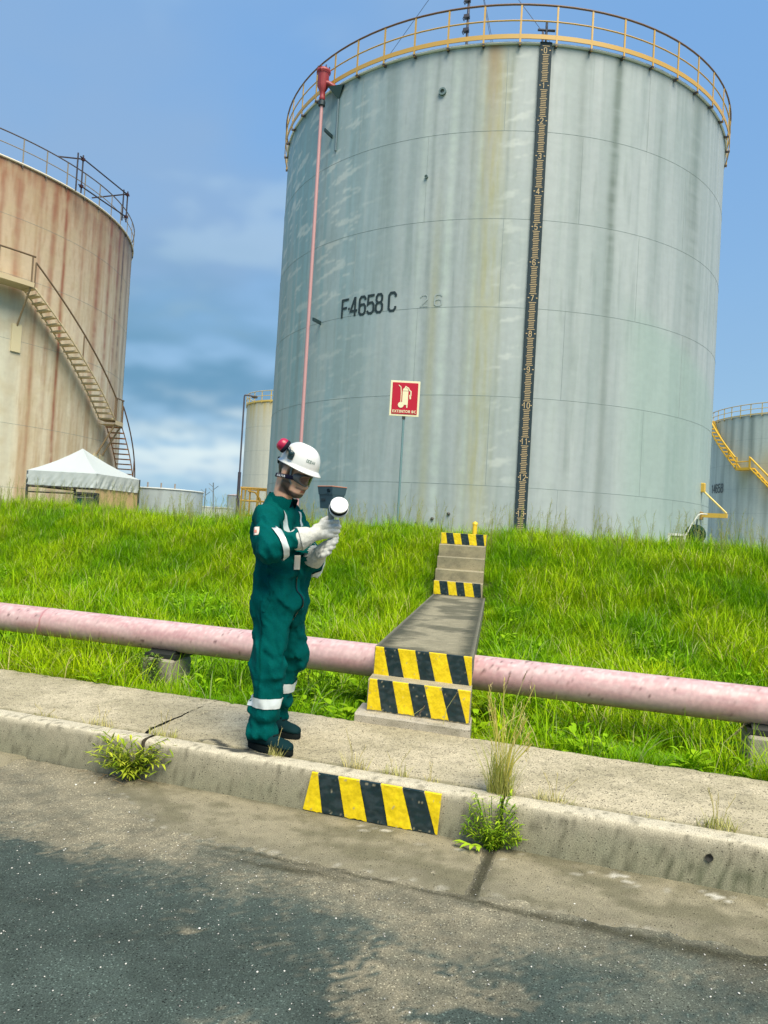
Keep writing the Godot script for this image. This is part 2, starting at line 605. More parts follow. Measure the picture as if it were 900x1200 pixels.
# ------------------------------------------------------------------ ground, road, gutter, kerb, pavement
func make_ground() -> void:
	# far ground to the horizon
	var far := G.new()
	far.face([Vector3(-900, -0.06, 700), Vector3(900, -0.06, 700), Vector3(900, -0.06, -1200), Vector3(-900, -0.06, -1200)], lin(120, 125, 95))
	structure("ground", far, M.soil)
	# road
	var nA := noise(61, 0.8, 4)
	var nB := noise(62, 3.0, 4)
	var nC := noise(63, 9.0, 3)
	var nD := noise(64, 0.35, 2)
	var nE := noise(65, 26.0, 3)
	var road := G.new()
	var cx0 := -5.2
	var nu := 330
	var nv := 120
	var ac := Color(0.145, 0.195, 0.168)
	var dirt := Color(0.72, 0.64, 0.44)
	road.grid(nu, nv, func(a: int, b: int):
		var x := cx0 + 7.2 * a / nu
		var z := -0.9 - 2.72 * b / nv
		var n := nA.get_noise_2d(x, z * 1.6)
		var m := nB.get_noise_2d(x * 0.8, z * 1.3)
		var f := nC.get_noise_2d(x, z)
		var edge := -3.10 - 0.30 * sm(-2.0, -2.62, x) + 0.03 * m
		var e := z - edge
		var lo := nD.get_noise_2d(x, z * 1.3)                       # slow drift
		var lf := sm(-1.9, -2.7, x)                                 # at the left the gutter lies under silt
		var gr := nE.get_noise_2d(x, z)
		var rt := sm(-0.9, 0.3, x)
		var d := sm(0.46 + 0.10 * lf - 0.06 * rt, 0.12 + 0.1 * lf - 0.06 * rt, e + 0.42 * lo + 0.26 * n + 0.20 * m + 0.16 * f + 0.20 * gr)
		d = maxf(d, 0.55 * exp(-pow((e - 0.20 - 0.10 * n) / 0.10, 2.0)) * (1.0 + 2.0 * gr))
		d = maxf(d, 0.36 * sm(0.10, 0.30, lo + 0.5 * n + 0.35 * m + 0.4 * gr - 0.08))
		d = maxf(d, 0.9 * sm(1.1, 0.5, pow((x + 0.62 + 0.3 * m) / 0.22, 2.0) + pow((z + 2.45 + 0.2 * n) / 0.24, 2.0) + 1.6 * m + 1.2 * gr))
		d = maxf(d, 0.9 * sm(1.0, 0.6, pow((x + 1.45) / 0.055, 2.0) + pow((z + 2.42) / 0.035, 2.0) + gr))
		d = clampf(d * (0.92 + 0.35 * f + 0.3 * m) * (1.0 - 0.42 * rt), 0.0, 1.0)
		var col := ac * (1.0 + 0.35 * n + 0.2 * m)
		col = col.lerp(dirt * (0.86 + 0.25 * m), d)
		var wet := exp(-pow((e - 0.03 - 0.02 * n) / (0.014 + 0.036 * sm(-1.0, 0.6, x)), 2.0)) * sm(-2.1, -1.3, x + 0.5 * n) * (0.85 + 0.5 * f)
		wet = maxf(wet, sm(0.034, 0.018, absf(x + 0.525)) * sm(0.02, -0.02, e))
		wet = maxf(wet, 0.8 * exp(-pow((e - 0.10 - 0.05 * n) / 0.02, 2.0)) * exp(-pow((x + 1.35) / 0.35, 2.0)))
		col = col.lerp(Color(0.125, 0.120, 0.070), clampf(wet, 0.0, 0.88))
		var y := 0.004 * m + 0.003 * f + 0.006 * d * f
		return [Vector3(x, y, z), Color(clampf(col.r, 0, 1), clampf(col.g, 0, 1), clampf(col.b, 0, 1))])
	for q in [[-60.0, cx0], [2.0, 60.0]]:
		road.face([Vector3(q[0], 0, -0.9), Vector3(q[1], 0, -0.9), Vector3(q[1], 0, -3.62), Vector3(q[0], 0, -3.62)], Color(0.15, 0.18, 0.15))
	road.face([Vector3(-60, 0, 8), Vector3(60, 0, 8), Vector3(60, 0, -0.9), Vector3(-60, 0, -0.9)], ac)
	structure("road", road, M.asphalt)
	# gutter slabs, worn edges
	var gut := Node3D.new()
	gut.name = "gutter"
	add_child(gut)
	gut.set_meta("kind", "structure")
	for s in [[-2.62, -0.545, 0.0], [-0.505, 3.6, 1.0], [-9.0, -3.4, 2.0]]:
		var g := G.new()
		var un := int((s[1] - s[0]) / 0.025)
		var sl: Array = s
		g.grid(un, 22, func(a: int, b: int):
			var x: float = lerpf(sl[0], sl[1], float(a) / un)
			var tz := float(b) / 22.0
			var er := 0.020 * nB.get_noise_2d(x * 0.6, 3.0 + sl[2]) + 0.03 * nC.get_noise_2d(x * 0.9, 1.0)
			var z0: float = -3.10 + er - 0.02 * sl[2]
			if sl[2] < 0.5: z0 -= 0.30 * sm(-2.0, -2.62, x)
			var z := lerpf(z0, -3.655, tz)
			var inx := minf(x - sl[0], sl[1] - x)
			var y := 0.010 * sm(0.0, 0.04, z0 - z) * sm(0.0, 0.02, inx + 0.012 * nC.get_noise_2d(z * 2.0, x)) - 0.004
			var n := nA.get_noise_2d(x + 7.0, z * 2.0)
			var m := nB.get_noise_2d(x, z * 1.5)
			var f := nC.get_noise_2d(x, z)
			var col := Color(0.44, 0.39, 0.26).lerp(Color(0.27, 0.245, 0.155), sm(-0.25, 0.35, n + 0.6 * m + 0.3 * f))
			col = col.lerp(Color(0.25, 0.23, 0.155), sm(0.22, 0.0, z0 - z + 0.10 * m) * 0.6)
			var white := sm(0.30, 0.5, nC.get_noise_2d(x * 0.7, z * 2.2) + 0.25 * m) * exp(-pow((z + 3.56) / 0.05, 2.0)) * sm(-1.6, -1.2, x)
			white = maxf(white, sm(0.2, 0.5, nC.get_noise_2d(x * 1.3, z * 3.0)) * exp(-pow((z - z0 + 0.02) / 0.02, 2.0)) * 0.35)
			col = col.lerp(Color(0.9, 0.86, 0.74), white * 0.9)
			var dk := exp(-pow((z + 3.635) / 0.03, 2.0)) * (0.5 + m)
			col = col.lerp(Color(0.2, 0.19, 0.12), clampf(dk, 0.0, 0.8))
			return [Vector3(x, y, z), col])
		part("gutter_slab", g, M.concrete, gut)
	# kerb: cast lengths with worn arris
	var kerb := Node3D.new()
	kerb.name = "kerb"
	add_child(kerb)
	kerb.set_meta("kind", "structure")
	for s in [[-8.0, -2.60], [-2.575, -0.50], [-0.485, 4.6]]:
		var g := G.new()
		var sl: Array = s
		var un := int((s[1] - s[0]) / 0.02)
		var prof := [Vector2(-3.640, -0.02), Vector2(-3.642, 0.03), Vector2(-3.648, 0.08), Vector2(-3.653, 0.13), Vector2(-3.657, 0.18), Vector2(-3.661, 0.209), Vector2(-3.670, 0.219), Vector2(-3.685, 0.222), Vector2(-3.70, 0.223), Vector2(-3.715, 0.223), Vector2(-3.73, 0.223), Vector2(-3.745, 0.222), Vector2(-3.76, 0.222), Vector2(-3.775, 0.220), Vector2(-3.786, 0.214), Vector2(-3.797, 0.196)]
		g.grid(un, prof.size() - 1, func(a: int, b: int):
			var x: float = lerpf(sl[0], sl[1], float(a) / un)
			var p: Vector2 = prof[b]
			var n := nB.get_noise_2d(x * 0.8, p.y * 6.0 + p.x * 3.0)
			var f := nC.get_noise_3d(x * 1.2, p.y * 1.2, p.x)
			var f2 := nC.get_noise_3d(x * 2.6, p.y * 3.2, p.x)
			var er := (0.004 * n + 0.0035 * f) * (1.7 if b >= 4 and b <= 6 else 0.5)
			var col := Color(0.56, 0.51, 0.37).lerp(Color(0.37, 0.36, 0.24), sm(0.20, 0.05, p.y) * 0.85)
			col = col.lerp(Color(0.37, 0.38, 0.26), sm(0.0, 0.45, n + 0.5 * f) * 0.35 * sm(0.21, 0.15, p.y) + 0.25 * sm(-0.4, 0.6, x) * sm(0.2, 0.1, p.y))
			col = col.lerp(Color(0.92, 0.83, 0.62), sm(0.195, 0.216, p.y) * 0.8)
			col = col.lerp(Color(0.17, 0.16, 0.11), sm(0.20, 0.42, f2 + 0.15 * n) * 0.6)
			var rough := sm(-0.2, 0.5, x) * sm(0.17, 0.06, p.y)                 # pitted, mossy face towards the right
			col = col.lerp(Color(0.15, 0.17, 0.10), rough * sm(0.05, 0.25, f2 + 0.5 * f) * 0.7)
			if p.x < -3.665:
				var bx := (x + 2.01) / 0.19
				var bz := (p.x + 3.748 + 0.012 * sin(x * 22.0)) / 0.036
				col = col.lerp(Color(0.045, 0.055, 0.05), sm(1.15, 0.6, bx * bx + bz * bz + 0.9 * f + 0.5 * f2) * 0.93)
			if p.x < -3.78: col = col.lerp(Color(0.20, 0.19, 0.11), 0.75)
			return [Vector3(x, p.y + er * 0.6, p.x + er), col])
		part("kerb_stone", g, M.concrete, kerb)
	var hole := G.new()
	hole.lathe([Vector2(0.018, 0.0), Vector2(0.011, -0.004), Vector2(0.0, -0.01)], 12, Vector3(0.45, 0.135, -3.642), Color(0.02, 0.02, 0.018), 0, TAU, false, Basis(Vector3.RIGHT, PI / 2).scaled(Vector3(1, 1, 1)))
	part("drain_hole", hole, M.matt, kerb)
	# pavement slabs
	var pave := Node3D.new()
	pave.name = "pavement"
	add_child(pave)
	pave.set_meta("kind", "structure")
	for s in [[-9.0, -2.70, 0], [-2.675, 4.6, 1]]:
		var g := G.new()
		var sl: Array = s
		var x_lo: float = maxf(s[0], -6.4)
		var x_hi: float = minf(s[1], 2.2)
		var un := int((x_hi - x_lo) / 0.022)
		g.grid(un, 44, func(a: int, b: int):
			var tz := float(b) / 44.0
			var x: float = lerpf(x_lo, x_hi, float(a) / un)
			var er := 0.022 * nB.get_noise_2d(x, 8.0) + 0.014 * nC.get_noise_2d(x, 4.0)
			var z := lerpf(-3.797, -4.745 + er, tz)
			var skew := -0.07 * tz                                   # the joint runs slightly askew
			if (sl[2] == 0 and a == un) or (sl[2] == 1 and a == 0): x += skew
			var n := nA.get_noise_2d(x, z * 1.4)
			var m := nB.get_noise_2d(x * 1.3, z * 1.3)
			var f := nC.get_noise_2d(x * 1.5, z * 1.5)
			var y := 0.216 + 0.004 * m + 0.003 * f - 0.016 * sm(0.97, 1.0, tz) - 0.010 * sm(0.03, 0.0, tz)
			var inx: float = (sl[1] - x) if sl[2] == 0 else (x - sl[0])
			y -= 0.02 * sm(0.012, 0.0, absf(inx - skew * (1.0 if sl[2] == 0 else -1.0)))
			var col := Color(0.95, 0.83, 0.57).lerp(Color(0.74, 0.65, 0.43), sm(-0.3, 0.4, n + 0.4 * m))
			col = col.lerp(Color(0.30, 0.27, 0.19), sm(0.3, 0.55, f + 0.3 * m) * 0.45)
			col = col.lerp(Color(0.30, 0.28, 0.16), sm(0.05, 0.0, tz + 0.04 * f) * 0.7)
			# dark bitumen smear by the worker's heel
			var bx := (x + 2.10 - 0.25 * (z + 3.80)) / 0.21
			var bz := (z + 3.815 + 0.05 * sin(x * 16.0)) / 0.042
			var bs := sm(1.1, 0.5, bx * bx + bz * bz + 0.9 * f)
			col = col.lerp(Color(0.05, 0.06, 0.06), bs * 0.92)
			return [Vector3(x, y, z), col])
		# back edge of the slab, and the plain continuation outside the view
		part("pavement_slab", g, M.aggregate, pave)
		var e := G.new()
		e.box(Vector3((s[0] + s[1]) / 2, 0.09, -4.27), Vector3(s[1] - s[0] - 0.09, 0.22, 0.93), Color(0.55, 0.5, 0.38))
		part("slab_body", e, M.concrete, pave)
	# bank of earth under the grass
	var bk := G.new()
	var nS := noise(66, 1.2, 3)
	bk.grid(190, 120, func(a: int, b: int):
		var x := -26.0 + 42.0 * a / 190.0
		var z := -4.70 - 14.0 * pow(b / 120.0, 1.1)
		return [Vector3(x, bank(x, z), z), lin(84, 108, 30).lerp(lin(60, 74, 26), 0.5 + nS.get_noise_2d(x, z))])
	structure("grass_bank", bk, M.soil)
	var yard := G.new()
	yard.face([Vector3(-120, 0.27, -16.5), Vector3(80, 0.27, -16.5), Vector3(80, 0.27, -140), Vector3(-120, 0.27, -140)], lin(120, 120, 100))
	structure("yard", yard, M.soil)

# ------------------------------------------------------------------ walkway
func stripes(parent: Node3D, z: float, y0: float, y1: float, tops: Array, bots: Array, yellow_first := true) -> void:
	var yel := Color(0.95, 0.70, 0.008)
	var blk := Color(0.010, 0.030, 0.035)
	var n := noise(71, 22.0, 2)
	var n3 := noise(72, 26.0, 3)
	for k in tops.size() - 1:
		var g := G.new()
		var on := (k % 2 == 0) == yellow_first
		var rows := 22
		var cols := 14
		var kk: int = k
		g.grid(cols, rows, func(a: int, b: int):
			var t := float(b) / rows
			var l: float = lerpf(bots[kk], tops[kk], t) + 0.0015
			var r: float = lerpf(bots[kk + 1], tops[kk + 1], t) - 0.0015
			var x := lerpf(l, r, float(a) / cols)
			var y := lerpf(y0, y1, t)
			if b == 0: y += 0.006 * n.get_noise_2d(x, z)
			var wv := n3.get_noise_2d(x + 3.0, y)
			var cc := (yel if on else blk) * (1.0 + 0.18 * n.get_noise_2d(x * 0.4, y * 0.4))
			if not on: cc = cc.lerp(Color(0.05, 0.075, 0.085), sm(-0.1, 0.4, n.get_noise_2d(x * 0.5, y)) * 0.5)
			cc = cc.lerp(Color(0.42, 0.37, 0.24), sm(0.34, 0.44, wv - 0.10 * sm(0.0, 0.18, t) - 0.12 * sm(0.0, 0.3, 1.0 - t)) * 0.8)
			return [Vector3(x, y, z + 0.004 + 0.002 * n.get_noise_2d(x, y)), cc])
		# the paint laps over the arris onto the tread
		var lap := G.new()
		g.face([Vector3(tops[k] + 0.0015, y1, z + 0.004), Vector3(tops[k + 1] - 0.0015, y1, z + 0.004), Vector3(tops[k + 1] - 0.0015, y1 + 0.004, z - 0.006), Vector3(tops[k] + 0.0015, y1 + 0.004, z - 0.006)], yel if on else blk)
		part("yellow_stripe" if on else "black_stripe", g, M.stripe, parent)

func block(called: String, xl: float, xr: float, z0: float, z1: float, y0: float, y1: float, col: Color, parent: Node3D, worn := 0.0) -> MeshInstance3D:
	var g := G.new()
	var sk := (z1 - z0) * 0.161
	var n := noise(73, 6.0, 4)
	var n2 := noise(74, 1.6, 4)
	var nu := maxi(8, int((xr - xl) / 0.03))
	var nz := maxi(4, int((z0 - z1) / 0.04))
	var c := func(p: Vector3) -> Color:
		var m := n2.get_noise_3d(p.x, p.y * 1.5, p.z)
		var f := n.get_noise_3d(p.x, p.y * 1.5, p.z * 1.5)
		var k := col.lerp(Color(0.30, 0.28, 0.19), sm(-0.1, 0.5, m + 0.5 * f) * 0.6)
		if worn > 0.0:
			var ed := minf(p.x - (xl + (p.z - z0) * 0.161), (xr + (p.z - z0) * 0.161) - p.x)
			var dk := sm(0.22, 0.03, ed + 0.12 * m + 0.08 * f) * 0.9
			dk = maxf(dk, sm(0.25, -0.25, m + 0.3 * f) * 0.7)
			k = k.lerp(Color(0.065, 0.075, 0.055), dk * worn)
			k = k.lerp(Color(0.62, 0.58, 0.44), sm(0.02, 0.0, ed) * 0.4)
		return k
	var ch := 0.012
	g.grid(nu, nz + 2, func(a: int, b: int):              # front arris and top
		var t := clampf((b - 1.0) / nz, 0.0, 1.0)
		var zz := lerpf(z0 - ch, z1, t)
		var y := y1
		if b == 0: zz = z0; y = y1 - ch
		if b == nz + 2: y = y1 - 0.001
		var x := lerpf(xl, xr, float(a) / nu) + (zz - z0) * 0.161
		var p := Vector3(x, y + 0.003 * n.get_noise_2d(x, zz), zz)
		return [p, c.call(p)])
	g.grid(nu, 6, func(a: int, b: int):
		var x := lerpf(xl, xr, float(a) / nu)
		var p := Vector3(x, lerpf(y0, y1 - ch, b / 6.0), z0)
		return [p, c.call(p)])
	for sd in [0, 1]:
		var xe: float = xl if sd == 0 else xr
		g.grid(nz, 3, func(a: int, b: int):
			var t := float(a) / nz
			if sd == 1: t = t
			else: t = 1.0 - t
			var zz := lerpf(z0, z1, t)
			var p := Vector3(xe + (zz - z0) * 0.161, lerpf(y0, y1 - 0.002, b / 3.0), zz)
			return [p, c.call(p)])
	g.face([Vector3(xl + sk, y0, z1), Vector3(xl + sk, y1, z1), Vector3(xr + sk, y1, z1), Vector3(xr + sk, y0, z1)], col)
	return part(called, g, M.concrete, parent)

func make_walkway() -> void:
	var kt := thing("painted_kerb_marking", "yellow and black diagonal stripes painted on the roadside kerb face", "marking", Vector3.ZERO)
	stripes(kt, -3.634, 0.012, 0.212, [-1.506, -1.468, -1.353, -1.233, -1.117, -0.999, -0.884, -0.791], [-1.545, -1.431, -1.305, -1.179, -1.068, -0.934, -0.816, -0.802])
	var w := thing("concrete_walkway", "concrete footbridge with yellow and black striped steps crossing over the pink pipe", "walkway", Vector3.ZERO)
	var cc := Color(0.64, 0.56, 0.38)
	block("plinth", -1.66, -0.862, -4.70, -5.0, 0.1, 0.275, Color(0.68, 0.62, 0.5), w)
	var s1 := block("step", -1.609, -0.888, -4.80, -5.0, 0.276, 0.495, cc, w)
	stripes(s1, -4.80, 0.285, 0.492, [-1.599, -1.544, -1.434, -1.321, -1.209, -1.09, -0.979, -0.89], [-1.608, -1.499, -1.381, -1.265, -1.149, -1.027, -0.911, -0.893])
	var sl := block("slab", -1.632, -0.918, -4.972, -9.72, 0.56, 0.69, Color(0.56, 0.50, 0.34), w, 1.0)
	var s2 := block("step", -1.630, -0.920, -4.97, -5.12, 0.4955, 0.5595, cc, w)
	block("slab_wall", -1.60, -0.93, -5.00, -5.12, 0.0, 0.495, cc, w)
	for k in 5:
		block("slab_pier", -1.60 + (-0.7 - k * 0.9) * 0.161, -0.95 + (-0.7 - k * 0.9) * 0.161, -5.67 - k * 0.9, -5.85 - k * 0.9, -0.05, 0.559, cc, w)
	stripes(sl, -4.972, 0.492, 0.688, [-1.627, -1.562, -1.46, -1.331, -1.232, -1.107, -0.986, -0.926], [-1.629, -1.513, -1.403, -1.283, -1.175, -1.051, -0.936, -0.917])
	var ys := [0.690, 0.876, 1.03, 1.20, 1.37, 1.536]
	var zs := [-9.70, -9.88, -10.08, -10.28, -10.48]
	for k in 5:
		var zf: float = zs[k]
		var xl := slab_x(zf)
		var st := block("step", xl, xl + 0.675, zf, zf - (0.5 if k < 4 else 1.9), ys[k] - (0.12 if k == 0 else 0.0) - 0.02, ys[k + 1], Color(0.56, 0.49, 0.31), w)
		if k == 0:
			stripes(st, zf, ys[0] + 0.005, ys[1] - 0.004, [-2.392, -2.319, -2.208, -2.091, -1.981, -1.863, -1.749], [-2.390, -2.287, -2.173, -2.056, -1.947, -1.823, -1.731])
		if k == 4:
			stripes(st, zf, ys[4] + 0.005, ys[5] - 0.004, [-2.513, -2.442, -2.339, -2.227, -2.118, -2.0, -1.89, -1.84], [-2.510, -2.415, -2.303, -2.194, -2.082, -1.972, -1.865, -1.842])
	var yp := thing("marker_post", "short yellow post standing behind the topmost striped step", "post", Vector3(-2.37, 1.36, -12.3))
	var g := G.new()
	g.tube([Vector3(0, -0.1, 0), Vector3(0, 0.35, 0)], 0.04, 10, Color(0.8, 0.55, 0.03))
	part("shaft", g, M.paint, yp)
	g = G.new()
	g.lathe([Vector2(0.046, 0.34), Vector2(0.046, 0.375), Vector2(0.0, 0.40)], 10, Vector3.ZERO, Color(0.8, 0.55, 0.03))
	part("cap", g, M.paint, yp)

# ------------------------------------------------------------------ pipe
func make_pipe() -> void:
	var t := thing("pipeline", "long pale pink pipe running low in front of the grass bank", "pipe", Vector3(0, 0.511, -5.4))
	var n := noise(81, 1.4, 4)
	var n2 := noise(82, 14.0, 3)
	var n3 := noise(83, 5.0, 3)
	var n4 := noise(84, 36.0, 3)
	var R := 0.126
	var g := G.new()
	var un := 620
	g.grid(un, 36, func(a: int, b: int):
		var x := -6.6 + 9.0 * a / un
		var an := TAU * b / 36.0 - PI / 2
		var col := lin(212, 176, 176).lerp(lin(200, 156, 158), sm(-0.3, 0.4, n.get_noise_2d(x, an * 0.7)))
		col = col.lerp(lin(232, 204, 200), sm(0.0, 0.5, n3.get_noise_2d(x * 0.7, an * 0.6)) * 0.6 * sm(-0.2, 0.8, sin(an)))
		var chip := sm(0.40, 0.52, n2.get_noise_2d(x, an * 0.16)) * sm(0.05, 0.3, n.get_noise_2d(x * 1.3 + 3.0, an * 0.3))
		col = col.lerp(lin(96, 66, 66), chip * 0.8)
		var sp := 0.7 * sm(0.44, 0.54, n4.get_noise_2d(x, an * 0.16)) * sm(0.0, 0.25, n.get_noise_2d(x * 0.8 + 11.0, an * 0.2) + 0.08)
		col = col.lerp(lin(112, 76, 74), sp * 0.7)
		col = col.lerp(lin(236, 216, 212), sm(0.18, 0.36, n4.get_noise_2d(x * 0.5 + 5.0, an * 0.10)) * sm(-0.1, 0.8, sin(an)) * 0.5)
		return [Vector3(x, sin(an) * R, cos(an) * R), col])
	g.tube([Vector3(-30, 0, 0), Vector3(-6.6, 0, 0)], R, 24, lin(212, 164, 168))
	g.tube([Vector3(2.4, 0, 0), Vector3(20, 0, 0)], R, 24, lin(212, 164, 168))
	part("pipe_run", g, M.pipe, t)
	for x in [-4.9, 1.9]:
		g = G.new()
		g.tube([Vector3(x - 0.008, 0, 0), Vector3(x + 0.008, 0, 0)], R + 0.003, 24, lin(196, 142, 146))
		part("weld_seam", g, M.pipe, t)
	for s in [[-3.62, "stubby concrete pier under the pink pipe with creeper growing over it"], [0.99, "dark pier under the pink pipe at the right edge of the view"]]:
		var p := thing("pipe_support", s[1], "support", Vector3(s[0], 0.0, -5.4), 0.0, "piers under the pink pipe")
		g = G.new()
		g.cbox(Vector3(0, 0.17, 0.02), Vector3(0.29, 0.34, 0.30), 0.015, Color(0.5, 0.46, 0.36))
		part("pier", g, M.concrete, p)
		g = G.new()
		g.box(Vector3(0, 0.362, 0), Vector3(0.30, 0.03, 0.26), Color(0.03, 0.035, 0.03))
		g.hexa([Vector3(-0.12, 0.377, 0.12), Vector3(0.12, 0.377, 0.12), Vector3(0.12, 0.377, -0.12), Vector3(-0.12, 0.377, -0.12), Vector3(-0.12, 0.41, 0.07), Vector3(0.12, 0.41, 0.07), Vector3(0.12, 0.41, -0.07), Vector3(-0.12, 0.41, -0.07)], Color(0.03, 0.035, 0.03))
		part("saddle", g, M.steel, p)

# ------------------------------------------------------------------ storage tanks
func railing(parent: Node3D, R: float, y: float, hgt: float, count: int, phase: float, a0: float, a1: float, col: Color, top_col: Color, toe: bool, pr := 0.03) -> void:
	var shared: ArrayMesh
	for k in count:
		var a := phase + TAU * k / count
		if shared == null:
			var g := G.new()
			g.box(Vector3(0, hgt / 2 - 0.10, 0), Vector3(pr * 1.7, hgt + 0.2, pr * 0.9), col)
			g.box(Vector3(0, -0.16, -0.05), Vector3(pr * 2.2, 0.05, 0.14), Color(0.06, 0.05, 0.05))
			shared = g.mesh()
		var o := part("railing_post", shared, M.paint, parent)
		o.position = Vector3(sin(a) * R, y, cos(a) * R)
		o.rotation.y = a
	for q in [[hgt, pr * 0.95, top_col, "top_rail"], [hgt * 0.52, pr * 0.7, col, "middle_rail"]]:
		var g := G.new()
		g.hoop(R, y + q[0], q[1], 120, Vector3.ZERO, q[2], a0, a1)
		part(q[3], g, M.paint, parent)
	if toe:
		var g := G.new()
		g.lathe([Vector2(R - 0.012, y - 0.02), Vector2(R + 0.012, y - 0.02), Vector2(R + 0.012, y + 0.11), Vector2(R - 0.012, y + 0.11), Vector2(R - 0.012, y - 0.02)], 120, Vector3.ZERO, col, a0, a1, true)
		part("toe_board", g, M.paint, parent)

func shell(parent: Node3D, R: float, lines: Array, a0: float, a1: float, nu: int, nv: int, colour: Callable, lap := 0.006) -> void:   # courses from top to bottom
	for k in lines.size() - 1:
		var g := G.new()
		var yt: float = lines[k]
		var yb: float = lines[k + 1]
		var rr := R + lap * k
		g.grid(nu, nv, func(a: int, b: int):
			var an := lerpf(a0, a1, float(a) / nu)
			var y := lerpf(yb, yt, float(b) / nv)
			return [Vector3(sin(an) * rr, y, cos(an) * rr), colour.call(an, y, R)])
		var back := int(30.0)
		g.grid(back, 1, func(a: int, b: int):
			var an := lerpf(a1, a0 + TAU, float(a) / back)
			var y := lerpf(yb, yt, float(b))
			return [Vector3(sin(an) * rr, y, cos(an) * rr), colour.call(a1, y, R)])
		part("shell_course", g, M.shell, parent)
		if k > 0:
			g = G.new()
			g.hoop(rr, yt, 0.006, 180, Vector3.ZERO, lin(126, 142, 140))
			part("weld_seam", g, M.shell, parent)

func roof(parent: Node3D, R: float, H: float, rise: float, col: Color) -> void:
	var g := G.new()
	g.lathe([Vector2(R + 0.05, H - 0.03), Vector2(R + 0.05, H + 0.02), Vector2(R * 0.5, H + rise * 0.7), Vector2(0, H + rise)], 96, Vector3.ZERO, col, 0, TAU, true)
	part("roof", g, M.shell, parent)

